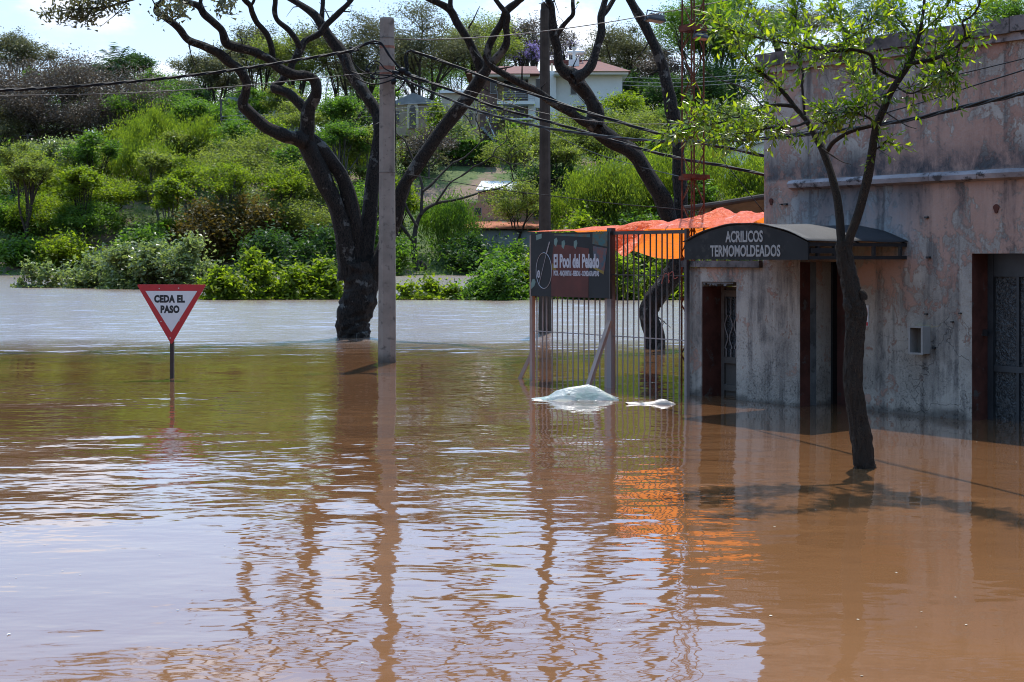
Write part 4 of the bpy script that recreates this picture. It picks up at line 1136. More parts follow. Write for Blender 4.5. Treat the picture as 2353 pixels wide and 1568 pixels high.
# ------------------------------------------------------------------ trees traced branch by branch
class Traced:
    def __init__(s, name, xb, yb, label, cat='tree', seed=1):
        s.d = Wd(yb); p = P(xb, yb, s.d)
        s.o = np.array((p[0], p[1], 0.0)); s.k = s.d / F
        s.e = empty(name, tuple(s.o), 0, label, cat)
        s.t = Tubes(); s.tips = []; s.rng = np.random.default_rng(seed)
    def limb(s, pts, o0=0.0, o1=0.0, n=10, lump=0.06, k=5, tip=False, wk=0.94, ridge=0.0):
        pts = np.asarray(pts, float)
        m_ = len(pts)
        off = np.linspace(o0, o1, m_)
        q = np.array([P(x, y, s.d + f) for (x, y, w), f in zip(pts, off)])
        Q = catmull(q, k)
        W = catmull(np.stack([pts[:, 2]] * 3, 1), k)[:, 0]
        s.t.add(Q - s.o, np.maximum(W, 0.8) * s.k / 2 * wk, n, s.rng, lump, ridge)
        if len(pts) > 9 and s.d > 20:
            for i_ in range(len(Q) // 4, len(Q), 3):
                if s.rng.uniform() < 0.5:
                    dv = unit(s.rng.normal(0, 1, 3) + np.array((0, 0, 0.7))); l0 = s.rng.uniform(0.15, 0.6)
                    p1_ = Q[i_] + dv * l0 * 0.5; p2_ = p1_ + unit(dv + s.rng.normal(0, 0.5, 3)) * l0 * 0.5
                    s.t.add(np.array([Q[i_], p1_, p2_]) - s.o, [0.016, 0.010, 0.004], 4)
        if tip:
            dr = unit(Q[-1] - Q[-4]); s.tips.append((Q[-1], dr, W[-1] * s.k / 2))
        return Q
    def grow(s, p, d_, r, L, lev, out, spread=0.55, up=0.25):
        rng = s.rng
        n = 5
        pts = [p]; dd = d_.copy()
        for i in range(n):
            dd = unit(dd + rng.normal(0, 0.20, 3) + np.array((0, 0, up * 0.3)))
            pts.append(pts[-1] + dd * L / n)
        pts = np.array(pts)
        s.t.add(pts - s.o, np.linspace(r, r * 0.55, n + 1), 6 if lev > 1 else 4)
        if lev <= 0:
            out.append((pts[-1], dd)); out.append((pts[3], dd)); return
        for c_ in range(2 if lev > 2 else 3):
            nd = unit(dd + rng.normal(0, spread, 3) + np.array((0, 0, up)))
            s.grow(pts[-1] if c_ < 2 else pts[3], nd, r * 0.6, L * rng.uniform(0.6, 0.85), lev - 1, out, spread, up)

def spray(rng, ends, n, rad, size, flat=0.6):
    """leaf centres and axes around twig ends"""
    E = np.array([e[0] for e in ends])
    C = np.repeat(E, n, 0) + rng.normal(0, rad, (len(E) * n, 3)) * np.array((1, 1, flat))
    A = unit(rng.normal(0, 1, C.shape) + np.array((0, 0, -0.3)))
    B = unit(np.cross(A, rng.normal(0, 1, C.shape)))
    L = size * rng.uniform(0.6, 1.3, (len(C), 1))
    return C, A * L * 0.5, B * L * 0.24, rng.uniform(0, 1, len(C))

# -- the big bare tree in the middle
T1 = Traced('flame_tree', 818, 775, 'big dark many-limbed tree standing in the water behind the concrete pole', seed=3)
T1.limb([(814, 900, 82), (814, 790, 78), (812, 760, 78), (812, 735, 80), (820, 705, 84), (828, 672, 82), (824, 640, 76), (818, 605, 74)], 0, 0, 36, 0.05, 12, ridge=0.035)
T1.limb([(799, 745, 40), (793, 722, 44), (797, 700, 30)], -0.15, -0.1, 10, 0.10)          # burl
T1.limb([(802, 640, 56), (796, 600, 48), (790, 540, 46), (773, 479, 44), (750, 425, 43), (727, 375, 44), (703, 328, 46)], 0, -0.3, 12, 0.09)
T1.limb([(820, 630, 46), (815, 573, 44), (815, 519, 40), (803, 460, 37), (785, 407, 35), (762, 372, 34), (735, 342, 34), (712, 322, 34)], 0.1, -0.2, 12, 0.09)
T1.limb([(830, 660, 50), (838, 600, 44), (846, 520, 40), (855, 430, 36), (866, 345, 32), (871, 300, 30), (866, 262, 28), (843, 223, 30), (818, 188, 30), (803, 160, 28), (788, 126, 27), (762, 91, 26), (737, 54, 23), (718, 30, 21), (677, 3, 17), (640, -22, 14), (610, -60, 11)], 0.1, 0.8, 12, 0.08, tip=True)
T1.limb([(738, 52, 14), (741, 22, 12), (742, 0, 11), (738, -40, 10), (742, -80, 8)], 0.75, 1.0, 8, tip=True)
T1.limb([(703, 330, 42), (706, 295, 34), (709, 255, 32), (722, 225, 28), (728, 200, 26), (718, 180, 24), (700, 174, 24), (676, 172, 24), (642, 156, 22), (615, 134, 22), (588, 121, 22), (560, 113, 22), (537, 107, 22), (518, 98, 20), (510, 70, 19), (491, 52, 18), (470, 33, 17), (455, 14, 15), (419, 2, 14), (380, -12, 12), (330, -40, 10)], -0.3, -1.6, 12, 0.08, tip=True)
T1.limb([(457, 18, 10), (462, 0, 9), (468, -40, 8)], -1.4, -1.4, 8, tip=True)
T1.limb([(709, 258, 26), (690, 238, 24), (663, 215, 23), (640, 207, 23), (630, 200, 20), (645, 188, 18), (662, 168, 18), (672, 148, 18), (684, 125, 19), (692, 108, 20), (703, 94, 16), (733, 78, 15), (750, 57, 15), (775, 34, 14), (800, 8, 13), (815, -12, 12), (850, -60, 10)], -0.3, 0.3, 12, 0.08, tip=True)
T1.limb([(690, 112, 16), (680, 92, 15), (662, 68, 14), (638, 48, 13), (631, 27, 12), (633, 0, 12), (628, -50, 10)], 0, -0.4, 10, 0.07, tip=True)
T1.limb([(626, 140, 16), (624, 110, 15), (612, 78, 15), (590, 52, 15), (580, 30, 13), (574, 12, 12), (558, -5, 11), (540, -40, 9)], -0.6, -1.4, 10, 0.07, tip=True)
T1.limb([(576, 14, 8), (584, 0, 7), (592, -40, 6)], -1.3, -1.5, 8, tip=True)
T1.limb([(702, 328, 40), (680, 318, 34), (655, 313, 31), (615, 294, 30), (588, 272, 28), (568, 252, 27), (558, 238, 25), (564, 215, 22), (567, 195, 21), (560, 175, 21), (545, 157, 21), (526, 143, 21), (505, 124, 20), (470, 107, 19), (432, 92, 18), (411, 64, 16), (381, 42, 15), (361, 28, 14), (362, 12, 13), (373, -2, 12), (372, -60, 10)], -0.4, -1.8, 12, 0.08, tip=True)
T1.limb([(838, 690, 56), (852, 640, 44), (872, 590, 38), (895, 540, 36), (913, 490, 35), (920, 450, 34), (934, 417, 34), (957, 383, 35), (1001, 320, 35), (1044, 263, 35), (1085, 213, 33), (1107, 176, 33), (1104, 155, 25), (1094, 129, 22), (1076, 90, 20), (1049, 50, 19), (1030, 20, 17), (985, -2, 15), (940, -30, 12)], 0.1, -0.6, 12, 0.08, tip=True)
T1.limb([(1032, 24, 12), (1035, 5, 11), (1034, -30, 10)], -0.6, -0.6, 8, tip=True)
T1.limb([(1105, 180, 26), (1120, 155, 23), (1120, 118, 18), (1134, 83, 18), (1152, 54, 18), (1164, 26, 18), (1190, 4, 15), (1205, -10, 13), (1240, -70, 10)], -0.6, -1.0, 10, 0.08, tip=True)
T1.limb([(1118, 156, 22), (1140, 136, 20), (1160, 110, 19), (1165, 88, 17), (1163, 60, 16), (1165, 36, 16), (1150, 14, 12), (1136, -4, 11), (1110, -50, 9)], -0.6, -1.1, 10, 0.08, tip=True)
T1.limb([(1076, 66, 5), (1088, 45, 3.5), (1097, 25, 2.5), (1103, 14, 1.5)], -0.6, -0.7, 5)
T1.limb([(790, 26, 5), (800, 27, 3), (812, 25, 1.5)], 0.2, 0.2, 5)
ends = []
for p_, d_, r_ in T1.tips:
    T1.grow(p_, d_, r_, 1.7, 3, ends, 0.6, 0.22)
# leafy spray hanging in at the top left corner
lv = []
for pts in ([(371, -40, 8), (330, -10, 7), (290, 4, 6), (245, 16, 5), (200, 20, 4), (150, 24, 3), (105, 32, 2)], [(290, 4, 4), (255, 2, 3), (215, -6, 2.5), (170, 0, 2)],
            [(250, 15, 3), (225, 32, 2.5), (190, 40, 2), (150, 42, 1.5)], [(290, 6, 2.5), (270, 30, 2), (248, 48, 1.5), (230, 62, 1)], [(270, 28, 1.5), (285, 32, 1), (290, 22, 1)],
            [(395, 0, 3), (382, 20, 2), (372, 30, 1.5)], [(430, 2, 3), (412, 18, 2), (406, 32, 1.2)], [(520, -10, 3), (515, 10, 2), (520, 26, 1)]):
    q = T1.limb(pts, -1.7, -2.4, 5, 0.02)
    if pts[-1][0] < 215 or pts[0][0] > 390:
        for i in range(len(q) // 3, len(q)):
            lv.append((q[i], None))
C1, A1, B1, R1 = spray(T1.rng, ends, 7, 0.22, 0.085)
C2, A2, B2, R2 = spray(T1.rng, lv, 22, 0.10, 0.10, 0.9)
T1.t.build('trunk', MT['bark'], T1.e)
leaf_obj('crown', np.vstack([C1, C2]), np.vstack([A1, A2]), np.vstack([B1, B2]), np.concatenate([R1, R2 * 0.6]), LEAF['grey'], T1.e, T1.o)

# -- leaning twin-stemmed tree behind the gate
T2 = Traced('leaning_tree', 1506, 800, 'dark leaning tree with a kinked trunk behind the bar gate', seed=8)
T2.limb([(1506, 900, 52), (1506, 820, 50), (1505, 800, 50), (1502, 760, 47), (1490, 726, 46), (1496, 700, 48), (1510, 680, 50), (1532, 652, 48), (1551, 617, 44), (1562, 588, 42), (1560, 555, 44), (1552, 530, 52), (1549, 508, 56)], 0, 0, 32, 0.05, 8, ridge=0.05)
T2.limb([(1545, 525, 42), (1537, 500, 40), (1525, 466, 40), (1507, 430, 40), (1484, 395, 40), (1458, 355, 40), (1420, 330, 40), (1388, 309, 44), (1366, 285, 44), (1368, 258, 36), (1356, 226, 34), (1335, 199, 36), (1317, 177, 38), (1298, 166, 30), (1284, 147, 25), (1281, 115, 22), (1274, 89, 22), (1270, 54, 19), (1267, 16, 16), (1258, -4, 15), (1240, -60, 12)], 0, -0.8, 12, 0.08, tip=True)
T2.limb([(1318, 182, 30), (1342, 169, 24), (1358, 150, 22), (1371, 115, 20), (1382, 75, 19), (1381, 38, 19), (1388, 10, 15), (1396, -20, 12), (1400, -70, 10)], -0.8, -0.4, 10, 0.08, tip=True)
T2.limb([(1384, 36, 14), (1398, 19, 12), (1411, -2, 11), (1440, -50, 9)], -0.4, -0.2, 8, tip=True)
T2.limb([(1278, 84, 14), (1292, 62, 12), (1306, 46, 11), (1317, 32, 10), (1316, 2, 9), (1320, -50, 8)], -0.9, -1.2, 8, tip=True)
T2.limb([(1366, 290, 30), (1337, 276, 24), (1310, 258, 22), (1270, 236, 20), (1238, 214, 19), (1206, 197, 18), (1171, 178, 17), (1140, 160, 15), (1122, 146, 12), (1112, 128, 9)], -0.6, -1.2, 10, 0.08)
T2.limb([(1376, 290, 22), (1380, 262, 20), (1376, 240, 16)], -0.5, -0.4, 8)
T2.limb([(1556, 545, 36), (1563, 500, 36), (1564, 450, 34), (1561, 400, 33), (1558, 340, 32), (1553, 295, 31), (1546, 258, 34), (1538, 225, 30), (1531, 190, 28), (1522, 150, 27), (1508, 113, 26), (1488, 70, 26), (1466, 32, 24), (1448, 0, 22), (1420, -50, 18)], 0.2, 0.5, 12, 0.07, tip=True)
ends = []
for p_, d_, r_ in T2.tips:
    T2.grow(p_, d_, r_, 1.5, 3, ends, 0.6, 0.22)
C1, A1, B1, R1 = spray(T2.rng, ends, 6, 0.22, 0.085)
for pts in ([(1282, 84, 2), (1274, 60, 1.5), (1283, 45, 1)], [(1298, 60, 2), (1290, 44, 1.2), (1280, 38, 1)], [(1316, 32, 2), (1327, 12, 1)]):
    T2.limb(pts, -1, -1, 4)
T2.t.build('trunk', MT['bark'], T2.e)
leaf_obj('crown', C1, A1, B1, R1, LEAF['olive'], T2.e, T2.o)

# -- young leafy tree in the foreground
T3 = Traced('young_street_tree', 1988, 1075, 'young leafy tree with crooked forked trunk in the right foreground', seed=21)
T3.limb([(2000, 1140, 45), (1989, 1080, 45), (1985, 1060, 44), (1979, 1003, 42), (1967, 937, 40), (1960, 871, 39), (1963, 805, 40), (1966, 746, 42), (1967, 715, 44), (1961, 690, 41), (1953, 650, 37), (1944, 611, 36), (1939, 575, 33), (1938, 555, 30)], 0, 0, 44, 0.04, 14, wk=1.08, ridge=0.055)
T3.limb([(1950, 712, 20), (1944, 700, 18), (1948, 686, 12)], -0.12, -0.12, 8, 0.1)
T3.limb([(1986, 690, 16), (1982, 676, 18), (1974, 668, 12)], -0.05, -0.05, 8, 0.1)
br = []
def tl(pts, o0, o1, leafy=True, n=8):
    q = T3.limb(pts, o0, o1, n, 0.04, wk=1.08)
    if leafy: br.append(q)
    return q
tl([(1940, 585, 24), (1933, 545, 20), (1929, 496, 19), (1921, 442, 18), (1911, 405, 17), (1902, 375, 17), (1888, 341, 16), (1871, 309, 15), (1852, 275, 13), (1828, 248, 11), (1802, 215, 10), (1769, 183, 9), (1737, 158, 8), (1712, 130, 7), (1690, 95, 6), (1668, 60, 4.5), (1650, 30, 3)], 0, 0.5, False)
br.append(np.array([P(x, y, T3.d + .35) for x, y in ((1840, 262), (1790, 205), (1737, 158), (1700, 112), (1668, 60), (1650, 30))]))
tl([(1944, 585, 22), (1953, 545, 20), (1968, 504, 20), (1981, 461, 20), (1992, 415, 20), (2003, 357, 18), (2013, 295, 17), (2030, 252, 16), (2046, 215, 15), (2067, 180, 14), (2085, 155, 12), (2100, 120, 9), (2112, 80, 8), (2120, 40, 7), (2124, 0, 6), (2126, -60, 5)], 0, -0.3, False)
br.append(np.array([P(x, y, T3.d - .2) for x, y in ((2046, 215), (2067, 180), (2085, 155), (2100, 120), (2112, 80), (2122, 20))]))
tl([(1900, 350, 10), (1912, 330, 10), (1930, 316, 9), (1955, 302, 9), (1992, 292, 9), (2012, 288, 8)], 0.1, -0.15, False)
tl([(2080, 150, 9), (2110, 143, 9), (2140, 137, 8), (2170, 126, 8), (2204, 104, 7), (2216, 90, 6), (2228, 86, 4)], -0.2, -0.6)
tl([(2216, 92, 5), (2217, 72, 4.5), (2212, 50, 4.5), (2230, 40, 4), (2245, 22, 3.5), (2253, 0, 3), (2258, -40, 2)], -0.6, -0.8)
tl([(2160, 130, 4), (2172, 142, 3), (2176, 160, 2)], -0.5, -0.6)
tl([(2204, 106, 3), (2196, 140, 2.5), (2190, 180, 2), (2195, 205, 1.5)], -0.6, -0.7)
tl([(1828, 246, 8), (1800, 242, 8), (1770, 243, 7), (1750, 247, 6), (1722, 258, 5), (1690, 272, 4), (1650, 284, 3), (1600, 292, 2.5), (1560, 300, 2), (1530, 302, 1.5)], 0.3, -0.3)
tl([(1855, 280, 6), (1830, 290, 5), (1795, 293, 4.5), (1760, 296, 4), (1715, 306, 3), (1670, 312, 2.5), (1630, 316, 2)], 0.2, -0.5)
tl([(1753, 246, 4), (1735, 225, 4), (1715, 205, 3.5), (1690, 195, 3), (1650, 182, 2.5), (1620, 165, 2)], 0.3, 0.8, False)
tl([(1690, 272, 2.5), (1660, 260, 2), (1630, 258, 1.5), (1600, 250, 1.5)], 0.0, -0.2)
tl([(2010, 170, 8), (2003, 130, 8), (1985, 120, 8), (1963, 115, 7), (1930, 117, 7), (1896, 117, 6), (1868, 112, 6), (1842, 106, 5), (1800, 98, 4.5), (1761, 91, 4), (1721, 82, 3), (1680, 70, 2.5), (1650, 66, 2)], -0.1, -0.7)
tl([(2067, 182, 7), (2040, 172, 6), (2020, 160, 6), (2005, 140, 5)], -0.1, -0.1)
tl([(2046, 215, 6), (2010, 232, 5), (1985, 245, 4.5), (1950, 252, 4), (1925, 258, 3), (1895, 262, 2.5)], -0.1, -0.5)
tl([(1910, 118, 4), (1935, 100, 3.5), (1960, 80, 3), (1990, 60, 2.5), (2010, 30, 2)], -0.3, -0.2)
tl([(1842, 200, 6), (1845, 170, 5), (1838, 140, 4.5), (1832, 110, 4), (1828, 70, 3), (1830, 30, 2.5), (1835, -10, 2)], 0.2, 0.5)
tl([(1850, 272, 6), (1846, 230, 5), (1843, 195, 5)], 0.2, 0.2, False)
tl([(2014, 290, 6), (1995, 270, 5), (1965, 262, 4), (1930, 270, 3), (1890, 285, 2.5)], -0.15, -0.4)
tl([(2030, 252, 5), (1990, 215, 4.5), (1965, 180, 4), (1955, 150, 3.5), (1962, 120, 3)], 0.0, 0.5)
tl([(2105, 110, 5), (2085, 70, 4), (2060, 40, 3), (2040, 5, 2.5), (2030, -40, 2)], -0.3, 0.2)
tl([(2112, 80, 5), (2140, 55, 4), (2165, 30, 3), (2185, 0, 2.5), (2200, -40, 2)], -0.3, -0.6)
tl([(1962, 115, 4), (1940, 70, 3.5), (1925, 35, 3), (1915, 0, 2.5), (1910, -40, 2)], -0.3, 0.3)
tl([(1761, 91, 3), (1742, 55, 2.5), (1728, 20, 2), (1720, -20, 1.5)], -0.5, -0.2)
tl([(2005, 345, 5), (2022, 338, 4), (2035, 325, 3)], -0.05, -0.2)
tl([(1888, 341, 4), (1912, 358, 3), (1935, 372, 2), (1955, 378, 1.5)], 0.0, -0.2, False)
tl([(2060, 200, 4), (2090, 215, 3.5), (2120, 205, 3), (2150, 185, 2.5), (2172, 170, 2)], -0.2, -0.6)
tl([(2030, 255, 3), (2060, 275, 2.5), (2085, 290, 2), (2105, 296, 1.5)], -0.2, -0.6, False)
# twigs and leaves
rng = T3.rng
LC, LA, LB, LR = [], [], [], []
ntw = 0
for q in br:
    L = np.linalg.norm(q[-1] - q[0])
    seg = np.linalg.norm(np.diff(q, axis=0), axis=1); cum = np.concatenate([[0], np.cumsum(seg)])
    n_tw = int(cum[-1] / 0.0175)
    for t_ in np.linspace(0.16, 1.0, max(3, n_tw)):
        p0 = np.array([np.interp(t_ * cum[-1], cum, q[:, i]) for i in range(3)])
        i = min(len(q) - 2, int(t_ * (len(q) - 1)))
        T = unit(q[i + 1] - q[i])
        dr = unit(T * rng.uniform(0.2, 1.0) + rng.normal(0, 0.55, 3) + np.array((0, 0, 0.25)))
        ln = rng.uniform(0.10, 0.24)
        pts = [p0]
        for j in range(4):
            dr = unit(dr + rng.normal(0, 0.12, 3) + np.array((0, 0, -0.04)))
            pts.append(pts[-1] + dr * ln / 4)
        pts = np.array(pts)
        T3.t.add(pts - T3.o, np.linspace(0.0026, 0.0012, 5), 3); ntw += 1
        nl = rng.integers(6, 10)
        for j in range(nl):
            f_ = (j + 1.0) / nl
            c_ = np.array([np.interp(f_ * 4, np.arange(5), pts[:, i]) for i in range(3)])
            sd = unit(np.cross(dr, rng.normal(0, 1, 3)))
            ax = unit(dr * 0.7 + sd * (0.9 if j < nl - 1 else 0.1) + np.array((0, 0, -0.18)))
            nrm = unit(np.array((0, 0, 1.0)) + rng.normal(0, 0.55, 3))
            bx_ = unit(np.cross(ax, nrm))
            l_ = rng.uniform(0.040, 0.078)
            LC.append(c_ + ax * l_ * 0.55); LA.append(ax * l_ * 0.5); LB.append(bx_ * l_ * rng.uniform(0.14, 0.19)); LR.append(min(1, max(0, rng.normal(0.42 + 0.3 * (f_ - 0.5), 0.26))))
LC, LA, LB, LR = map(np.array, (LC, LA, LB, LR))
def leaf6(C, A, B, rr):
    """pointed leaf folded along its midrib"""
    Nn = unit(np.cross(A, B)) * np.linalg.norm(B, axis=1, keepdims=True) * 0.35
    V = np.stack([C - A, C - A * 0.25 + B + Nn, C + A * 0.35 + B * 0.75 + Nn, C + A, C + A * 0.35 - B * 0.75 + Nn, C - A * 0.25 - B + Nn, C - A * 0.25, C + A * 0.35], 1).reshape(-1, 3)
    b0 = np.arange(len(C))[:, None] * 8
    q = np.concatenate([b0 + np.array([[0, 1, 6, 6]])[:, :3], b0 + np.array([[0, 6, 5]]), b0 + np.array([[1, 2, 7]]), b0 + np.array([[1, 7, 6]]), b0 + np.array([[6, 7, 4]]), b0 + np.array([[6, 4, 5]]), b0 + np.array([[2, 3, 7]]), b0 + np.array([[7, 3, 4]])], 0)
    return V, q, np.repeat(rr, 8)
T3.t.build('trunk', MT['bark_young'], T3.e)
# the leaves that show largest are leaves of their own; the rest are one mass
px_ = CX + LC[:, 0] / LC[:, 1] * F; py_ = HY - (LC[:, 2] - H) / LC[:, 1] * F
vis = (px_ > 0) & (px_ < 2353) & (py_ > 0)
big = np.linalg.norm(LA, axis=1) / LC[:, 1] * (1 + 0.5 * (1 - np.abs(unit(LA)[:, 1]))) * vis
order = np.argsort(-big)
own, rest = order[:280], order[280:]
V, q, rr = leaf6(LC[rest] - T3.o, LA[rest], LB[rest], LR[rest])
tag(link('foliage', np_mesh('foliage', V, q, rr), LEAF['young'], T3.e, True), kind='stuff')
lm = []
for i in range(8):
    r_ = i / 7
    V, q, rr = leaf6(np.zeros((1, 3)), np.array([[0.5, 0, 0]]), np.array([[0, 0.15 + 0.004 * i, 0]]), np.array([0.15 + 0.8 * r_]))
    me = np_mesh('leaf', V, q, rr); me.materials.append(LEAF['young']); me.polygons.foreach_set('use_smooth', np.ones(8, dtype=bool)); lm.append(me)
for i in own:
    o = link('leaf', lm[int(LR[i] * 7.99)], None, T3.e)
    ax = Vector(LA[i]).normalized(); by = Vector(LB[i]).normalized(); nz_ = ax.cross(by)
    M_ = Matrix((ax, by, nz_)).transposed()
    o.location = LC[i] - T3.o; o.rotation_euler = M_.to_euler(); s_ = 2 * np.linalg.norm(LA[i]); o.scale = (s_, s_, s_)

# ------------------------------------------------------------------ generated trees and shrubs beyond the water
NCOL = {}
def px2world(x, depth):
    return (x - CX) / F * depth
def plant(name, x, ytop, hw, depth, style, leaf, label, seed, ybot=None, leaves=4500, size=None, barkm='bark_far', cat='tree', group=None, dens=1.0, xoff=0, asp=None):
    """a tree or shrub: x, ytop, hw (half width) as seen from the street; depth in metres; foot on the hillside or in the water"""
    rng = np.random.default_rng(seed)
    k = depth / F
    X0 = px2world(x, depth)
    zg = float(terrain(X0, depth))
    ztop = H - (ytop - HY) * k
    r = hw * k
    h = ztop - zg
    e = empty(name, (X0, depth, zg), rng.uniform(0, 6.28), label, cat, group)
    tb = Tubes()
    ends = []
    if style == 'umbrella':
        fork = h * rng.uniform(0.20, 0.30); ch = min(h * (0.82 if depth > 164 else 0.68), r * 1.4)
    elif style == 'dense':
        fork = h * 0.25; ch = h * 0.72
    elif style == 'willow':
        fork = h * 0.25; ch = h * 0.85
    else:
        fork = 0.15 * h; ch = h * 0.9
    if ybot is not None:
        ch = h - (H - (ybot - HY) * k - zg)
    tr = max(0.05, min(0.40, 0.020 * h))
    lean = rng.normal(0, 0.05, 2) * h
    shrub = style in ('shrub', 'sparse')
    top = np.array((lean[0], lean[1], fork))
    cc = np.array((lean[0] * 1.3, lean[1] * 1.3, h - ch))
    def shell(t, hi):
        a = rng.uniform(0, 2 * math.pi); rad = t * r * rng.uniform(0.9, 1.05)
        return None
    lb = rng.uniform(0, 6.28, 4)
    lobe = lambda a: 1 + 0.20 * math.sin(2 * a + lb[0]) + 0.16 * math.sin(3 * a + lb[1]) + 0.12 * math.sin(5 * a + lb[2])
    nl = {'umbrella': 8, 'dense': 7, 'willow': 6, 'shrub': 8, 'sparse': 9}[style]
    ns = {'umbrella': 8, 'dense': 8, 'willow': 6, 'shrub': 5, 'sparse': 3}[style]
    if not shrub:
        tb.add(catmull([(0, 0, -0.6), (lean[0] * 0.3, lean[1] * 0.3 + rng.normal(0, 0.1), fork * 0.5), top], 3), np.linspace(tr * 1.25, tr * 0.8, 7), 7, rng, 0.06)
    K = {'umbrella': 13, 'dense': 13, 'willow': 10, 'shrub': 15, 'sparse': 9}[style]
    lr_ = {'umbrella': 0.38, 'dense': 0.38, 'willow': 0.34, 'shrub': 0.40, 'sparse': 0.34}[style] * r
    lf_ = {'umbrella': 0.42, 'dense': 0.75, 'willow': 0.9, 'shrub': 0.8, 'sparse': 1.0}[style]
    mains = []
    for i in range(5 if not shrub else 0):
        az = 2 * math.pi * (i + rng.uniform(-0.3, 0.3)) / 5
        me_ = cc + np.array((math.cos(az) * r * 0.36, math.sin(az) * r * 0.36, ch * rng.uniform(0.15, 0.45)))
        md_ = top * 0.45 + me_ * 0.55 + rng.normal(0, 0.06 * r, 3) - np.array((0, 0, 0.03 * h))
        mp = catmull([top, md_, me_], 4)
        tb.add(mp, np.linspace(tr * 0.62, tr * 0.38, len(mp)), 6)
        mains.append((az, mp))
    for i in range(K):
        az = 2.4 * i + rng.uniform(-0.5, 0.5)
        rad = math.sqrt((i + 0.4) / K) * rng.uniform(0.70, 0.95)
        if style == 'umbrella':
            zc_ = ch * (0.35 + 0.58 * math.sqrt(max(0, 1 - rad ** 2))) * rng.uniform(0.42, 1.0)
        elif shrub:
            zc_ = ch * (0.10 + 0.85 * rng.uniform(0, 1) * math.sqrt(max(0.25, 1 - (rad * 0.85) ** 2)))
        else:
            zc_ = ch * (0.45 + 0.45 * math.sqrt(max(0, 1 - rad ** 2)) * rng.choice([-0.7, 0.4, 1.0, 1.0]))
        if i == 0: zc_ = ch * 0.90
        lo_ = lobe(az)
        tgt = cc + np.array((math.cos(az) * r * rad * lo_, math.sin(az) * r * rad * lo_, zc_))
        if mains:
            mp = min(mains, key=lambda q_: abs((q_[0] - az + math.pi) % (2 * math.pi) - math.pi))[1]
            st = mp[int(rng.uniform(0.45, 1.0) * (len(mp) - 1))]
        if shrub: st = np.array((rng.normal(0, 0.12 * r), rng.normal(0, 0.12 * r), -0.5))
        mid = st * 0.5 + tgt * 0.5 + np.array((0, 0, 0.05 * h if style == 'umbrella' else 0.02 * h)) + rng.normal(0, 0.06 * r, 3)
        lp_ = catmull([st, mid, tgt], 3)
        lr = tr * (0.36 if not shrub else 0.5)
        tb.add(lp_, np.linspace(lr, lr * 0.4, len(lp_)), 5)
        for j in range(ns + 2):
            dv = unit(rng.normal(0, 1, 3) + np.array((0, 0, 0.45)))
            tg = tgt + dv * lr_ * rng.uniform(0.55, 1.0) * np.array((1, 1, lf_))
            s0_ = lp_[int(rng.uniform(0.5, 1.0) * (len(lp_) - 1))]
            md = (s0_ + tg) / 2 + rng.normal(0, 0.05 * r, 3)
            sp_ = np.array([s0_, md, tg])
            tb.add(sp_, np.linspace(lr * 0.38, lr * 0.10, len(sp_)), 3)
            ends.append(tg); ends.append((md + tg * 2) / 3)
            for q in range(2 if not shrub else 0):
                e2 = tg + rng.normal(0, 0.12, 3) * r * np.array((1, 1, 0.5))
                if q == 0 and style == 'umbrella': tb.add(np.array([md, (md + e2) / 2 + rng.normal(0, .02 * r, 3), e2]), np.linspace(lr * 0.16, lr * 0.05, 3), 3)
                ends.append(e2)
    E = np.array(ends)
    n = int(leaves * dens)
    wts = np.exp(rng.normal(0, 0.85, len(E))); per = rng.choice(len(E), n, p=wts / wts.sum())
    crs = rng.uniform(0.45, 1.25, len(E))[per][:, None]
    cr = {'umbrella': 0.115, 'dense': 0.125, 'willow': 0.13, 'shrub': 0.20, 'sparse': 0.15}[style] * r
    sz = size or {'umbrella': 0.25 if depth > 164 else 0.20, 'dense': 0.26, 'willow': 0.30, 'shrub': 0.26, 'sparse': 0.22}[style]
    fl = {'umbrella': 0.75, 'dense': 0.7, 'willow': 0.9, 'shrub': 0.8, 'sparse': 1.0}[style]
    jit = rng.normal(0, 1, (n, 3)); jn = np.linalg.norm(jit, axis=1, keepdims=True)
    jit = jit / np.maximum(jn, 1) * np.minimum(jn, 1.9)
    jit = jit * np.where(rng.uniform(0, 1, (n, 1)) < 0.38, 2.0 if depth < 164 else 1.5, 0.85)
    C = E[per] + jit * cr * crs * np.array((1, 1, fl))
    if style == 'willow':
        C[:, 2] -= rng.exponential(0.13, n) * ch
        A = unit(rng.normal(0, 0.35, (n, 3)) + np.array((0, 0, -1.0)))
        wr = 0.13
    else:
        A = unit(rng.normal(0, 1, (n, 3)) * np.array((1, 1, 0.5)))
        wr = 0.30
    C[:, 2] = np.maximum(C[:, 2], 0.05 - min(zg, 0) * 0 + (0.0 - zg if zg < 0 else 0.02))
    B = unit(np.cross(A, rng.normal(0, 1, (n, 3)) + np.array((0, 0, 0.6))))
    L = sz * rng.uniform(0.55, 1.25, (n, 1))
    clump = rng.uniform(0, 1, len(E))[per]
    rn = np.clip(0.55 * clump + 0.45 * rng.uniform(0, 1, n), 0, 1)
    tb.build('trunk' if not shrub else 'stems', MT[barkm], e)
    leaf_obj('crown' if not shrub else 'foliage', C, A * L * 0.5, B * L * wr, rn, LEAF[leaf], e)
    return e

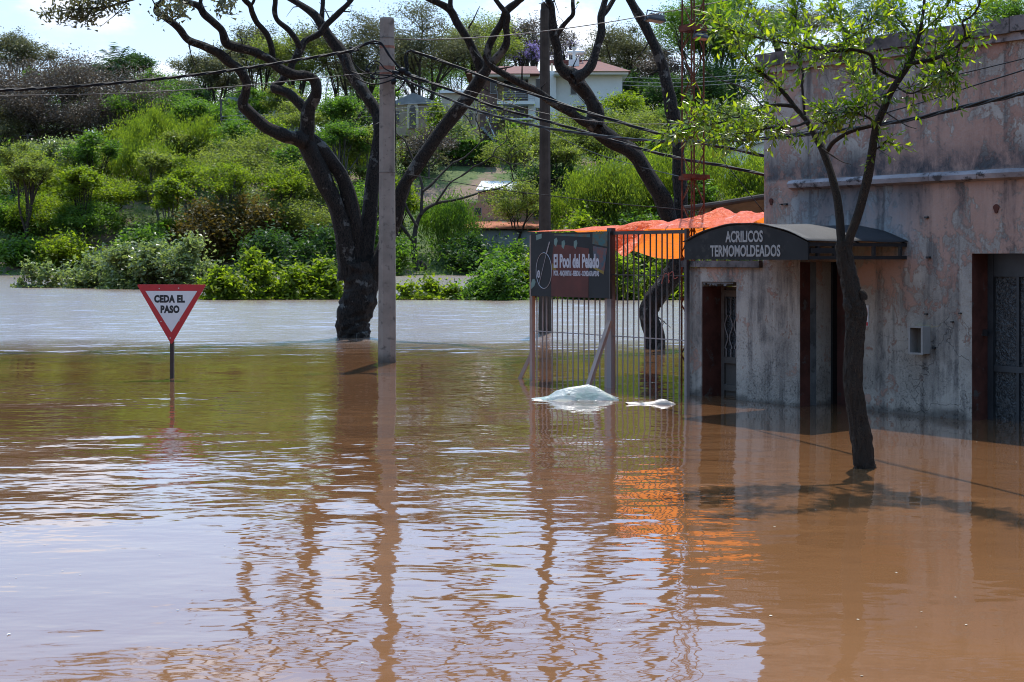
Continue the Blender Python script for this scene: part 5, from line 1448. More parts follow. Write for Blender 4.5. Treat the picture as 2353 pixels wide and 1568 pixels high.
TR = [
 # skyline, left to right
 ('tall_tree', 28, 82, 62, 200, 'umbrella', 'grey', 'tall thin grey crown at the far left edge against clouds', 6000, 'bark_pale'),
 ('slim_tree', 84, 150, 26, 192, 'dense', 'green', 'small mid-green tree top left of the brown spreading tree', 1800, 'bark_far'),
 ('yellow_tree', 138, 152, 42, 196, 'umbrella', 'olive', 'pale yellowish crown above the brown spreading tree', 3600, 'bark_far'),
 ('spreading_tree', 152, 158, 158, 166, 'umbrella', 'brown', 'wide brown spreading tree with dark trunk on the left terrace', 17000, 'bark_far'),
 ('spreading_tree', 55, 215, 95, 163, 'umbrella', 'brown', 'lower brown tree at the left edge under the tall grey crown', 7000, 'bark_far'),
 ('dark_tree', 228, 150, 40, 188, 'dense', 'dark', 'dark bushy tree close left of the palm', 3600, 'bark_far'),
 ('dark_tree', 305, 118, 34, 190, 'dense', 'dark', 'dark round tree close right of the palm', 3400, 'bark_far'),
 ('green_tree', 350, 170, 52, 186, 'umbrella', 'green', 'loose green tree under the gap of sky at left', 4200, 'bark_far'),
 ('green_tree', 350, 205, 72, 172, 'dense', 'green', 'mid-green tree under the twisted cable at left', 7500, 'bark_far'),
 ('dark_tree', 425, 195, 44, 176, 'dense', 'dark', 'dark narrow tree left of the leftmost big limb', 4200, 'bark_far'),
 ('umbrella_tree', 482, 118, 62, 182, 'umbrella', 'grey', 'grey-green flat-crowned tree right of the sky gap', 7000, 'bark_far'),
 ('umbrella_tree', 580, 66, 74, 190, 'umbrella', 'grey', 'flat-crowned tree seen through the left limbs of the big tree', 8000, 'bark_far'),
 ('umbrella_tree', 690, 76, 70, 184, 'umbrella', 'olive', 'olive flat-crowned tree behind the fork of the big tree', 7500, 'bark_far'),
 ('umbrella_tree', 800, 62, 92, 188, 'umbrella', 'grey', 'grey flat-crowned tree just left of the concrete pole', 9500, 'bark_far'),
 ('umbrella_tree', 945, 8, 112, 186, 'umbrella', 'grey', 'tallest flat-crowned tree, right of the concrete pole top', 12000, 'bark_far'),
 ('umbrella_tree', 1080, 40, 84, 192, 'umbrella', 'olive', 'flat-crowned olive tree behind the right-hand limb fork', 9000, 'bark_far'),
 ('umbrella_tree', 1180, 46, 70, 198, 'umbrella', 'brown', 'thin brown flat-crowned tree left of the slim pole', 6000, 'bark_far'),
 ('jacaranda_tree', 1212, 96, 36, 190, 'umbrella', 'lilac', 'lilac-flowering tree just left of the slim pole', 420, 'bark_far'),
 ('jacaranda_tree', 1312, 92, 46, 204, 'umbrella', 'lilac', 'faint lilac-flowering tree behind the rooftop water heater', 260, 'bark_far'),
 ('umbrella_tree', 1432, 66, 84, 186, 'umbrella', 'grey', 'grey-brown flat-crowned tree right of the white house', 9000, 'bark_far'),
 ('umbrella_tree', 1520, 120, 66, 182, 'umbrella', 'brown', 'brown thin-crowned tree left of the lattice mast', 4200, 'bark_far'),
 ('dense_tree', 1445, 170, 62, 180, 'dense', 'dark', 'dark green tree beside the right wall of the white house', 6500, 'bark_far'),
 ('dense_tree', 1528, 185, 66, 176, 'dense', 'dark', 'dark green tree behind the leaning upper trunk', 6500, 'bark_far'),
 ('dense_tree', 1590, 4, 100, 184, 'dense', 'green', 'great dense green tree behind the lattice mast', 13000, 'bark_far'),
 ('dense_tree', 1700, -20, 92, 188, 'dense', 'green', 'great dense green tree behind the young tree leaves', 11000, 'bark_far'),
 ('dense_tree', 1655, 150, 84, 176, 'dense', 'dark', 'dark lower tree right of the lattice mast', 8000, 'bark_far'),
 ('tall_tree', 1850, -40, 90, 190, 'umbrella', 'grey', 'grey crown showing through leaves above the pink roofline', 5000, 'bark_far'),
 ('dense_tree', 2060, -10, 90, 196, 'dense', 'dark', 'dark crown behind the young tree top over the roofline', 6000, 'bark_far'),
 ('dense_tree', 2325, -20, 74, 180, 'dense', 'green', 'green tree top over the roof at the right edge', 6000, 'bark_far'),
 ('hill_tree', 560, 205, 40, 172, 'dense', 'green', 'green tree hiding the left part of the grey building', 4000, 'bark_far'),
 ('hill_tree', 652, 200, 40, 171, 'umbrella', 'olive', 'olive tree hiding the right part of the grey building', 4000, 'bark_far'),
 ('hill_tree', 95, 226, 78, 160, 'umbrella', 'brown', 'brown tree below the cable at left, under the spreading tree', 6500, 'bark_far'),
 ('hill_tree', 226, 236, 70, 161, 'umbrella', 'brown', 'brown tree right under the wide spreading one', 6000, 'bark_far'),
 ('hill_tree', 8, 250, 60, 160, 'umbrella', 'grey', 'grey tree low at the left picture edge above the terrace', 4500, 'bark_far'),
 ('hill_tree', 318, 228, 60, 162, 'dense', 'green', 'green tree between brown tree and tall left willow', 5000, 'bark_far'),
 ('hill_tree', 415, 232, 52, 163, 'dense', 'green', 'green tree behind the tall left willow top', 4500, 'bark_far'),
 # dark backdrop behind the hilltop
 ('backdrop_tree', 440, 190, 60, 220, 'dense', 'dark', 'dark distant tree filling the gap left of the first big limb', 3000, 'bark_far'),
 ('backdrop_tree', 540, 170, 70, 222, 'dense', 'dark', 'dark distant tree behind the grey building roof', 3400, 'bark_far'),
 ('backdrop_tree', 650, 160, 70, 218, 'dense', 'green', 'distant green tree behind the middle fork', 3400, 'bark_far'),
 ('backdrop_tree', 750, 150, 70, 220, 'dense', 'dark', 'dark distant tree left behind the concrete pole', 3400, 'bark_far'),
 ('backdrop_tree', 850, 150, 66, 216, 'dense', 'green', 'distant green tree behind the concrete pole joints', 3400, 'bark_far'),
 ('backdrop_tree', 960, 130, 76, 222, 'dense', 'dark', 'dark distant tree above the arched hall', 3600, 'bark_far'),
 ('backdrop_tree', 1060, 140, 70, 220, 'dense', 'green', 'distant green tree above the cream house', 3400, 'bark_far'),
 ('backdrop_tree', 1150, 120, 66, 224, 'dense', 'dark', 'dark distant tree behind the red roof left end', 3000, 'bark_far'),
 ('backdrop_tree', 60, 190, 70, 222, 'dense', 'dark', 'dark distant tree behind the left edge crowns', 3000, 'bark_far'),
 ('backdrop_tree', 200, 190, 70, 222, 'dense', 'dark', 'dark distant tree left behind the palm', 3000, 'bark_far'),
 ('backdrop_tree', 320, 195, 70, 222, 'dense', 'dark', 'dark distant tree under the palm on its right', 3000, 'bark_far'),
 # slope
 ('slope_tree', 478, 262, 66, 164, 'dense', 'green', 'bluish green round tree right of the tall left willow', 6000, 'bark_far'),
 ('slope_tree', 280, 322, 58, 158, 'dense', 'bright', 'light green bushy tree left of the tall left willow', 6500, 'bark_far'),
 ('willow_tree', 375, 275, 84, 150, 'willow', 'willow', 'tall feathery bright willow on the left slope', 11000, 'bark_far'),
 ('willow_tree', 455, 272, 52, 148, 'willow', 'willow', 'narrow feathery willow right of the tallest one', 6500, 'bark_far'),
 ('willow_tree', 320, 345, 74, 144, 'willow', 'willow', 'low feathery willow at the foot of the tall left one', 8000, 'bark_far'),
 ('slope_tree', 210, 352, 66, 146, 'dense', 'olive', 'olive bushy tree below the left terrace', 6000, 'bark_far'),
 ('slope_tree', 62, 378, 74, 140, 'dense', 'bright', 'yellow-green tree below the terrace at the left edge', 7500, 'bark_far'),
 ('slope_tree', 172, 392, 62, 138, 'umbrella', 'bright', 'layered light green tree in the left thicket', 6500, 'bark_far'),
 ('slope_tree', 255, 415, 66, 136, 'umbrella', 'bright', 'layered bright tree in front of the low willow', 6500, 'bark_far'),
 ('slope_tree', 28, 470, 66, 133, 'dense', 'green', 'mid-green tree near the water at the left edge', 7000, 'bark_far'),
 ('slope_tree', 118, 462, 74, 132, 'umbrella', 'bright', 'bright layered tree above the left water edge', 7500, 'bark_far'),
 ('slope_tree', 205, 478, 66, 131, 'umbrella', 'green', 'green layered tree above the grey shrubs at left', 6500, 'bark_far'),
 ('acacia_tree', 605, 318, 96, 142, 'umbrella', 'olive', 'olive acacia under the lowest left limb of the big tree', 9500, 'bark_pale'),
 ('acacia_tree', 520, 348, 80, 140, 'umbrella', 'olive', 'olive acacia between the willows and the big tree', 7500, 'bark_pale'),
 ('acacia_tree', 690, 372, 90, 137, 'umbrella', 'olive', 'olive acacia touching the big tree trunk on its left', 8500, 'bark_pale'),
 ('acacia_tree', 770, 320, 76, 146, 'umbrella', 'bright', 'light acacia between trunk and concrete pole', 7000, 'bark_pale'),
 ('acacia_tree', 838, 312, 70, 150, 'umbrella', 'olive', 'olive acacia directly behind the concrete pole', 6000, 'bark_pale'),
 ('acacia_tree', 570, 442, 92, 133, 'umbrella', 'sage', 'grey-green acacia right of the russet shrubs', 8500, 'bark_far'),
 ('acacia_tree', 680, 470, 88, 131, 'umbrella', 'olive', 'low wide acacia with dark branches beside the big trunk', 7500, 'bark_far'),
 ('acacia_tree', 860, 430, 66, 136, 'dense', 'green', 'green thicket tree low behind the concrete pole', 6000, 'bark_far'),
 ('acacia_tree', 985, 300, 60, 150, 'umbrella', 'brown', 'leafless brownish tree under the right-hand limb', 2600, 'bark_pale'),
 ('weeping_tree', 1030, 470, 66, 130, 'willow', 'green', 'green weeping tree right of the forked bare tree', 5500, 'bark_far'),
 ('acacia_tree', 1205, 300, 58, 146, 'umbrella', 'olive', 'olive acacia left of the slim pole below the house', 5000, 'bark_far'),
 ('acacia_tree', 1290, 262, 92, 148, 'umbrella', 'olive', 'olive acacia right of the slim pole below the white wall', 9500, 'bark_far'),
 ('acacia_tree', 1395, 268, 82, 150, 'umbrella', 'olive', 'olive acacia under the corner of the white house', 8000, 'bark_far'),
 ('acacia_tree', 1480, 262, 76, 152, 'umbrella', 'olive', 'olive acacia left of the leaning upper trunk', 7000, 'bark_far'),
 ('acacia_tree', 1190, 420, 62, 131, 'umbrella', 'olive', 'low olive acacia before the orange-roofed house', 4200, 'bark_far'),
 ('slope_tree', 1255, 390, 62, 139, 'dense', 'dark', 'dark tree low behind the slim pole', 4500, 'bark_far'),
 ('slope_tree', 1620, 265, 74, 154, 'umbrella', 'sage', 'grey-green tree behind the lattice mast middle', 6500, 'bark_far'),
 ('slope_tree', 1700, 240, 70, 158, 'umbrella', 'olive', 'olive tree above the white gable end at right', 6000, 'bark_far'),
 ('willow_tree', 1330, 395, 76, 128, 'willow', 'willow', 'bright willow right of the slim pole', 10500, 'bark_far'),
 ('willow_tree', 1425, 372, 84, 127, 'willow', 'willow', 'bright willow before the leaning tree', 11500, 'bark_far'),
 ('willow_tree', 1535, 350, 70, 130, 'willow', 'willow', 'bright willow between leaning stems and lattice mast', 8000, 'bark_far'),
 ('willow_tree', 1655, 340, 84, 129, 'willow', 'willow', 'bright willow right of the lattice mast', 11500, 'bark_far'),
 ('willow_tree', 1750, 380, 70, 127, 'willow', 'willow', 'bright willow touching the pink building corner', 7000, 'bark_far'),
]
for i, (nm, x, yt, hw_, dp_, sty, lf, lab, nl_, bk) in enumerate(TR):
    plant(nm, x, yt, hw_ * (1.34 if dp_ > 164 and sty == 'umbrella' and lf != 'lilac' else 1.22), dp_, sty, lf, lab, 100 + i, leaves=int(nl_ * (2.9 if dp_ > 164 else 2.1) * (1.3 if sty == 'willow' else 1)), barkm=bk)

SH = [  # shrubs: name, x, ytop, hw, depth, style, leaf, label, leaves, size
 ('russet_shrub', 465, 472, 62, 126, 'shrub', 'russet', 'rust-brown shrub on the left slope', 5500, 0.34),
 ('russet_shrub', 545, 455, 62, 128, 'shrub', 'russet', 'rust-brown shrub beside the grey-green acacia', 4800, 0.34),
 ('bank_shrub', 55, 560, 44, 126, 'shrub', 'green', 'green shrub on the far left bank', 3500, 0.36),
 ('bank_shrub', 150, 555, 54, 126, 'shrub', 'bright', 'bright shrub on the far bank behind the flooded bushes', 4200, 0.36),
 ('bank_shrub', 330, 530, 60, 124, 'shrub', 'green', 'green shrub left under the russet ones', 4200, 0.36),
 ('bank_shrub', 620, 545, 60, 122, 'shrub', 'dark', 'dark thicket shrub behind the bright bushes', 4500, 0.36),
 ('bank_shrub', 740, 540, 60, 122, 'shrub', 'dark', 'dark shrub left of the big trunk', 4200, 0.36),
 ('bank_shrub', 880, 520, 54, 122, 'shrub', 'green', 'green shrub behind the concrete pole foot', 4200, 0.36),
 ('bank_shrub', 1090, 560, 56, 126, 'shrub', 'dark', 'dark shrub before the blue-grey wall', 4000, 0.36),
 ('bank_shrub', 1180, 575, 50, 124, 'shrub', 'green', 'green shrub at the foot of the blue-grey wall', 3500, 0.36),
 ('bank_shrub', 1330, 500, 66, 122, 'shrub', 'bright', 'bright shrub behind the signboard top', 4500, 0.36),
 ('bank_shrub', 1470, 500, 66, 122, 'shrub', 'green', 'green shrub behind the orange tarpaulin', 4500, 0.36),
 ('flooded_bush', 62, 606, 30, Wd(661), 'sparse', 'sage', 'thin half-drowned bush at the far left', 900, 0.2),
 ('flooded_bush', 118, 598, 32, Wd(661), 'sparse', 'sage', 'thin half-drowned bush, second from the left edge', 1100, 0.2),
 ('flooded_bush', 152, 606, 18, Wd(660), 'sparse', 'sage', 'small half-drowned bush left of the grey shrub row', 500, 0.2),
 ('grey_shrub', 215, 590, 40, Wd(662), 'shrub', 'sage', 'grey-green shrub, leftmost of the row in the water', 3600, 0.21),
 ('grey_shrub', 285, 566, 48, Wd(663), 'shrub', 'sage', 'tall grey-green shrub left of the yield sign', 5200, 0.21),
 ('grey_shrub', 362, 560, 50, Wd(664), 'shrub', 'sage', 'grey-green shrub right behind the yield sign', 5400, 0.21),
 ('grey_shrub', 436, 556, 48, Wd(665), 'shrub', 'sage', 'grey-green shrub between yield sign and bright bushes', 5000, 0.21),
 ('grey_shrub', 255, 612, 42, Wd(660), 'shrub', 'green', 'low green shrub under the grey row', 2600, 0.2),
 ('grey_shrub', 400, 612, 44, Wd(661), 'shrub', 'green', 'low green shrub beneath the grey row near the sign', 2600, 0.2),
 ('bright_bush', 522, 622, 44, Wd(688), 'shrub', 'bright', 'bright leafy bush at the left end of the strip', 4600, 0.19),
 ('bright_bush', 578, 578, 32, Wd(687), 'shrub', 'bright', 'tall bright bush standing up from the leafy strip', 3800, 0.19),
 ('bright_bush', 628, 604, 44, Wd(688), 'shrub', 'bright', 'bright bush in the middle of the leafy strip', 4400, 0.19),
 ('bright_bush', 692, 618, 44, Wd(688), 'shrub', 'bright', 'bright bush left of the big trunk foot', 4200, 0.19),
 ('bright_bush', 752, 600, 40, Wd(687), 'shrub', 'bright', 'bright bush touching the big trunk', 4200, 0.19),
 ('bright_bush', 935, 655, 28, Wd(688), 'shrub', 'bright', 'low bright bush right of the concrete pole', 1300, 0.17),
 ('bright_bush', 992, 640, 36, Wd(688), 'shrub', 'bright', 'low bright bush before the brown inlet', 2200, 0.17),
 ('bright_bush', 1040, 652, 28, Wd(688), 'shrub', 'bright', 'small bright bush left of the round bush', 1400, 0.17),
 ('round_bush', 1130, 606, 66, Wd(688), 'shrub', 'green', 'round dense bush left of the signboard', 7600, 0.18),
 ('round_bush', 1205, 600, 46, Wd(687), 'shrub', 'bright', 'bright bush peeping out left of the signboard', 4400, 0.18),
 ('bright_bush', 1440, 588, 50, Wd(688), 'shrub', 'bright', 'bright bush behind the gate rods', 5400, 0.19),
 ('bright_bush', 1522, 590, 48, Wd(688), 'shrub', 'bright', 'bright bush behind the kinked trunk', 5000, 0.19),
 ('bright_bush', 1600, 590, 48, Wd(688), 'shrub', 'bright', 'bright bush beside the front wall edge', 3600, 0.19),
 ('bright_bush', 1350, 600, 46, Wd(688), 'shrub', 'green', 'green bush hidden behind the signboard', 3000, 0.19),
 ('garden_shrub', 1182, 286, 32, 158, 'shrub', 'green', 'rounded garden shrub before the house stairs', 2600, 0.34),
 ('garden_shrub', 1058, 284, 44, 160, 'shrub', 'sage', 'pale garden shrub left of the brick house front', 3000, 0.34),
 ('garden_shrub', 965, 320, 50, 153, 'shrub', 'grey', 'dry twiggy shrub under the church front', 2600, 0.32),
 ('garden_shrub', 1000, 232, 26, 164, 'shrub', 'bright', 'light green garden shrub behind the right-hand limb', 1800, 0.34),
]
for i, (nm, x, yt, hw_, dp_, sty, lf, lab, nl_, sz_) in enumerate(SH):
    plant(nm, x, yt, hw_ * 1.15, dp_, sty, lf, lab, 300 + i, leaves=int(nl_ * 1.3), size=sz_, cat='shrub')

# the mass of small trees that fills the slope between the others
rt = random.Random(17)
seen_ = {}
for i in range(46):
    row = i % 4
    dp_ = (127.5, 136, 146, 157)[row] + rt.uniform(-3, 3)
    x_ = -60 + 1830 * ((i // 4) + rt.uniform(0, 0.9)) / 11.5
    if 930 < x_ < 1260 and row < 2: continue
    if 1000 < x_ < 1440 and row > 1: continue
    if row == 3 and x_ < 430: continue
    hm = (rt.uniform(6, 9), rt.uniform(7, 10), rt.uniform(5, 8), rt.uniform(5, 7))[row]
    if row == 2 and x_ < 430: hm = rt.uniform(4.0, 6.0)
    zg_ = float(terrain(px2world(x_, dp_), dp_))
    yt = HY - (zg_ + hm - H) * F / dp_
    lf_c = rt.choice(['olive', 'bright', 'bright', 'green', 'sage', 'olive'])
    where = [w_ for lim, w_ in ((100, 'at the left edge'), (260, 'left of the yield sign'), (420, 'above the yield sign'), (580, 'right of the yield sign'), (740, 'left of the big trunk'), (900, 'behind the concrete pole'),
             (1060, 'right of the concrete pole'), (1250, 'left of the slim pole'), (1420, 'right of the slim pole'), (1560, 'behind the leaning tree'), (1660, 'behind the lattice mast'), (1e9, 'by the pink building corner')) if x_ < lim][0]
    key_ = (row, where); seen_[key_] = seen_.get(key_, 0) + 1
    lab = ('lowest', 'second-lowest', 'second-highest', 'highest')[row] + ' ' + {'olive': 'olive', 'bright': 'light green', 'green': 'green', 'sage': 'grey-green'}[lf_c] + ' scrub tree on the far slope ' + where + (', farther right one' if seen_[key_] > 1 else '')
    plant('scrub_tree', x_, yt, rt.uniform(44, 66), dp_, rt.choice(['umbrella', 'dense', 'dense', 'umbrella']), lf_c, lab, 500 + i, leaves=9500, group='scrub trees on the far slope', barkm=rt.choice(['bark_far', 'bark_pale']))
# thicket along the hilltop, seen between the stems of the skyline trees
for i, (x_, lab) in enumerate(((60, 'at the left edge'), (150, 'behind the brown spreading tree'), (250, 'left under the palm'), (330, 'right under the palm'), (410, 'below the gap of sky'), (480, 'left of the grey building'), (545, 'over the grey building left end'), (610, 'over the grey building middle'),
        (675, 'over the grey building right end'), (740, 'left of the upper main limb'), (805, 'left behind the concrete pole'), (870, 'right behind the concrete pole'), (1000, 'between arched hall and cream house'), (1090, 'behind the brick front'), (1470, 'right of the white house'), (1560, 'behind the lattice mast'))):
    plant('hilltop_thicket', x_, 212 + 12 * math.sin(i * 2.1), 62, 206, 'shrub', ('dark', 'green')[i % 2], 'low dark thicket on the hilltop ' + lab, 700 + i, leaves=5200, size=0.36, cat='shrub', group='hilltop thickets')
# palm
def palm(x, ytop, hw_, depth, label, seed):
    rng = np.random.default_rng(seed); k = depth / F
    X0 = px2world(x, depth); zg = float(terrain(X0, depth)); h = H - (ytop - HY) * k - zg
    e = empty('palm_tree', (X0, depth, zg), 0, label, 'palm')
    hc = h * 0.72; r = hw_ * k
    tb = Tubes(); tb.add(np.array([(0, 0, -0.5), (0.1, 0, hc * .5), (0, 0, hc)]), [0.4, 0.33, 0.36], 8, rng, 0.05); tb.build('trunk', MT['bark_far'], e)
    C, A, B, Rn = [], [], [], []
    for i in range(46):
        az = rng.uniform(0, 6.28); el = rng.uniform(-0.5, 1.45)
        pts = []; p_ = np.array((0, 0, hc)); dv = np.array((math.cos(az) * math.cos(el), math.sin(az) * math.cos(el), math.sin(el)))
        L = r * rng.uniform(1.0, 1.25)
        for j in range(14):
            pts.append(p_); dv = unit(dv + np.array((0, 0, -0.10))); p_ = p_ + dv * L / 14
        pts = np.array(pts); sd = unit(np.cross(dv, (0, 0, 1)))
        for j in range(2, 14):
            for s_ in (-1, 1):
                for q in range(2):
                    ax = unit(sd * s_ + unit(pts[j] - pts[j - 1]) * 0.6 + np.array((0, 0, -0.45)) + rng.normal(0, .12, 3)); l_ = 0.16 * r * (1.2 - abs(j - 7) / 12)
                    C.append(pts[j] + ax * l_); A.append(ax * l_); B.append(unit(np.cross(ax, rng.normal(0, 1, 3))) * 0.07); Rn.append(rng.uniform(0, .8))
    leaf_obj('crown', np.array(C), np.array(A), np.array(B), np.array(Rn), LEAF['dark'], e)
palm(268, 80, 54, 186, 'dark green palm standing above the left hilltop trees', 9)

# bare forked tree at the water's edge beyond the pole
T4 = Traced('bare_tree', 962, 632, 'grey bare forked tree at the far water edge right of the pole', seed=14)
T4.limb([(964, 650, 30), (962, 625, 26), (955, 600, 16), (951, 570, 14), (951, 551, 15)], 0, 0, 8)
T4.limb([(970, 630, 20), (972, 612, 16), (966, 600, 8)], 0, 0, 7)
T4.limb([(950, 555, 11), (938, 540, 9), (926, 524, 9), (915, 508, 8), (905, 480, 7), (900, 440, 5), (905, 400, 4)], 0, -1, 7, tip=True)
T4.limb([(951, 555, 13), (956, 520, 11), (968, 492, 10), (985, 476, 9), (1010, 466, 8), (1044, 460, 7), (1085, 449, 5), (1110, 440, 3)], 0, 2, 7, tip=True)
T4.limb([(968, 495, 9), (969, 460, 8), (970, 430, 8), (962, 400, 6), (950, 370, 5)], 0, 1, 7, tip=True)
T4.limb([(972, 440, 7), (991, 425, 7), (1005, 410, 6), (1020, 395, 5), (1040, 375, 4)], 0, 1, 7, tip=True)
T4.limb([(1000, 470, 6), (1020, 440, 5), (1035, 420, 4), (1060, 405, 3)], 1, 1, 6, tip=True)
T4.limb([(958, 520, 7), (940, 490, 6), (930, 460, 5), (935, 430, 4)], 0, 0, 6, tip=True)
ends = []
for p_, d_, r_ in T4.tips:
    T4.grow(p_, d_, max(0.10, r_ * 0.8), 3.4, 3, ends, 0.7, 0.12)
C1, A1, B1, R1 = spray(T4.rng, ends, 7, 0.5, 0.24)
T4.t.build('trunk', MT['bark_far'], T4.e); leaf_obj('crown', C1, A1, B1, R1, LEAF['olive'], T4.e, T4.o)

# undergrowth that covers the slope
rng = np.random.default_rng(77)
n = 70000
Yv = rng.uniform(122, 172, n); Xv = rng.uniform(-75, 95, n)
keep = wob(Xv * 2.2, Yv * 2.2) + rng.normal(0, 0.18, n) > -0.16
keep &= ~((Xv > -9) & (Xv < -1) & (Yv > 143) & (Yv < 153))
Xv, Yv = Xv[keep], Yv[keep]; n = len(Xv)
Cg = np.stack([Xv, Yv, np.maximum(terrain(Xv, Yv), 0) + rng.exponential(0.8, n)], 1)
Ag = unit(rng.normal(0, 1, (n, 3)) + np.array((0, 0, 0.3))); Bg = unit(np.cross(Ag, rng.normal(0, 1, (n, 3))))
Lg = rng.uniform(0.25, 0.65, (n, 1))
ug = leaf_obj('undergrowth', Cg, Ag * Lg * 0.5, Bg * Lg * 0.16, np.clip(0.5 + wob(Xv * 4, Yv * 4) + rng.normal(0, 0.2, n), 0, 1), LEAF['green'], None)
tag(ug, 'low green undergrowth covering the slope of the far bank', 'undergrowth', kind='stuff')

# ------------------------------------------------------------------ buildings on the hill
MT['white_wall'] = plain('white house paint', (0.74, 0.74, 0.70), 0.85, 0.2, var=0.08, vscale=0.6, wear=((0.45, 0.45, 0.44), 0.30, 0.9))
MT['brick_wall'] = plain('brown brick facing', (0.17, 0.105, 0.085), 0.9, 0.2, var=0.45, vscale=2.2)
MT['cream'] = plain('cream wall', (0.55, 0.47, 0.34), 0.85, 0.2, var=0.2, vscale=0.8)
MT['tan'] = plain('tan stone', (0.36, 0.28, 0.20), 0.85, 0.2, var=0.25, vscale=0.8)
MT['grey_wall'] = plain('blue grey wall', (0.27, 0.30, 0.31), 0.9, 0.2, var=0.25, vscale=0.7)
MT['peach'] = plain('peach wall', (0.46, 0.28, 0.19), 0.9, 0.2, var=0.25, vscale=0.8)
MT['slab_grey'] = plain('grey roof sheet', (0.26, 0.27, 0.28), 0.7, 0.3, var=0.3, vscale=0.8)
MT['white_sheet'] = plain('white roof sheet', (0.62, 0.62, 0.60), 0.6, 0.3, var=0.15, vscale=0.8)
MT['dark_glass'] = plain('dark window', (0.018, 0.020, 0.024), 0.12, 0.6, var=0.3, vscale=1)
MT['rail'] = plain('painted rail', (0.35, 0.35, 0.35), 0.5, 0.4)
m, g = new_mat('clay roof tiles')
oc = g.n('ShaderNodeTexCoord').outputs['Object']
wv = g.n('ShaderNodeTexWave', {'bands_direction': 'Z'}, Vector=oc, Scale=1.6, Distortion=0.6, Detail=2.0).outputs[0]
c = g.mix(g.smooth(g.noise(oc, 1.8, 5, 0.65), 0.35, 0.7), (0.165, 0.052, 0.036), (0.11, 0.042, 0.034))
c = g.mix(g.smooth(wv, 0.7, 0.95, 0.0, 0.5), c, (0.07, 0.03, 0.025))
b = g.n('ShaderNodeBsdfPrincipled', None, Base_Color=c, Roughness=0.85)
g.t.links.new(g.n('ShaderNodeBump', None, Height=wv, Strength=0.8, Distance=0.06).outputs[0], b.inputs['Normal'])
g.out(b.outputs[0])
MT['tiles'] = m
MT['clay'] = plain('orange clay roof', (0.36, 0.13, 0.07), 0.9, 0.2, var=0.3, vscale=1.2)

class Hs:
    def __init__(s, name, xc, ybase, depth, label, cat='house'):
        s.d = depth; s.k = depth / F; s.x0 = (xc - CX) * s.k
        s.z0 = H - (ybase - HY) * s.k; s.xc = xc; s.yb = ybase
        s.e = empty(name, (s.x0, depth, s.z0), 0, label, cat)
    def X(s, x, f=0.0): return (x - CX) * (s.d + f) / F - s.x0
    def Z(s, y, f=0.0): return H - (y - HY) * (s.d + f) / F - s.z0
    def box(s, nm, xa, xb, ya, yb, f, bk, mat, parent=None):
        """front plane f metres, back plane bk metres behind the reference depth (picture columns xa..xb, rows ya (top)..yb)"""
        return MB().box(s.X(xa, f), s.X(xb, f), f, bk, s.Z(yb, f), s.Z(ya, f)).build(nm, MT[mat], parent or s.e)
    def win(s, xa, xb, ya, yb, f, frame='rail', bars=1):
        w_ = s.box('window', xa, xb, ya, yb, f - 0.03, f + 0.002, 'dark_glass')
        s.box('window_frame', xa - 0.8, xa, ya - 0.8, yb + 0.8, f - 0.06, f + 0.001, frame, w_)
        s.box('window_frame', xb, xb + 0.8, ya - 0.8, yb + 0.8, f - 0.06, f + 0.001, frame, w_)
        s.box('window_sill', xa - 1.2, xb + 1.2, yb + 0.8, yb + 1.8, f - 0.12, f + 0.001, frame, w_)
        return w_
def hip(mb, x0, x1, y0, y1, z0, z1, rx0, rx1, ym):
    mb.add([(x0, y0, z0), (x1, y0, z0), (x1, y1, z0), (x0, y1, z0), (rx0, ym, z1), (rx1, ym, z1)], [(0, 1, 5, 4), (1, 2, 5), (2, 3, 4, 5), (3, 0, 4), (3, 2, 1, 0)])
    return mb

hs = Hs('white_house', 1270, 322, 166, 'white two-storey house with red tiled roof and brick front on the hill')
b = hs.box
b('wall', 1344, 1430, 168, 335, 0, 11, 'white_wall')
b('wall', 1278, 1344, 168, 335, 1.2, 10.9, 'white_wall')
b('wall', 1214, 1278, 163, 330, 0.6, 10.8, 'white_wall')
b('wall', 1143, 1214, 172, 330, 2.6, 10.7, 'cream')
b('brick_front', 1102, 1143, 172, 340, -0.6, 10.6, 'brick_wall')
b('eave', 1085, 1218, 170.2, 176, -1.6, 11.6, 'white_wall')
b('eave', 1272, 1444, 164.5, 171, -1.0, 12.0, 'white_wall')
hip(MB(), hs.X(1274), hs.X(1449), -1.3, 12.3, hs.Z(164.4, -1), hs.Z(141, 5.5), hs.X(1340, 5.5), hs.X(1376, 5.5), 5.5).build('roof', MT['tiles'], hs.e)
hip(MB(), hs.X(1072), hs.X(1240), -1.9, 12, hs.Z(170, -1.6), hs.Z(152.5, 5.2), hs.X(1150, 5.2), hs.X(1240) - 0.3, 5.2).build('roof', MT['tiles'], hs.e)
b('parapet', 1262, 1382, 138, 150, 6.2, 6.6, 'tiles')
b('chimney_block', 1308, 1331, 137, 168, 2.2, 3.8, 'white_wall')
b('chimney_block', 1266, 1270.5, 146, 170, 3.0, 4.0, 'cream')
b('flue', 1316, 1322.5, 112, 137, 2.7, 3.2, 'white_wall')
b('flue_cap', 1314.5, 1325, 108, 112.2, 2.6, 3.3, 'white_wall')
MB().tube([(hs.X(1305, 4.6), 4.6, hs.Z(121, 4.6)), (hs.X(1342, 4.6), 4.6, hs.Z(121, 4.6))], 0.27, 10).build('water_tank', MT['white_sheet'], hs.e)
for xx in (1308, 1322, 1338):
    MB().bar((hs.X(xx, 4.4), 4.4, hs.Z(146, 4.4)), (hs.X(xx, 4.4) + 0.2, 4.6, hs.Z(124, 4.4)), 0.06).build('tank_stand', MT['rail'], hs.e)
b('balcony_slab', 1142, 1229, 232, 239.5, -0.7, 2.7, 'white_wall')
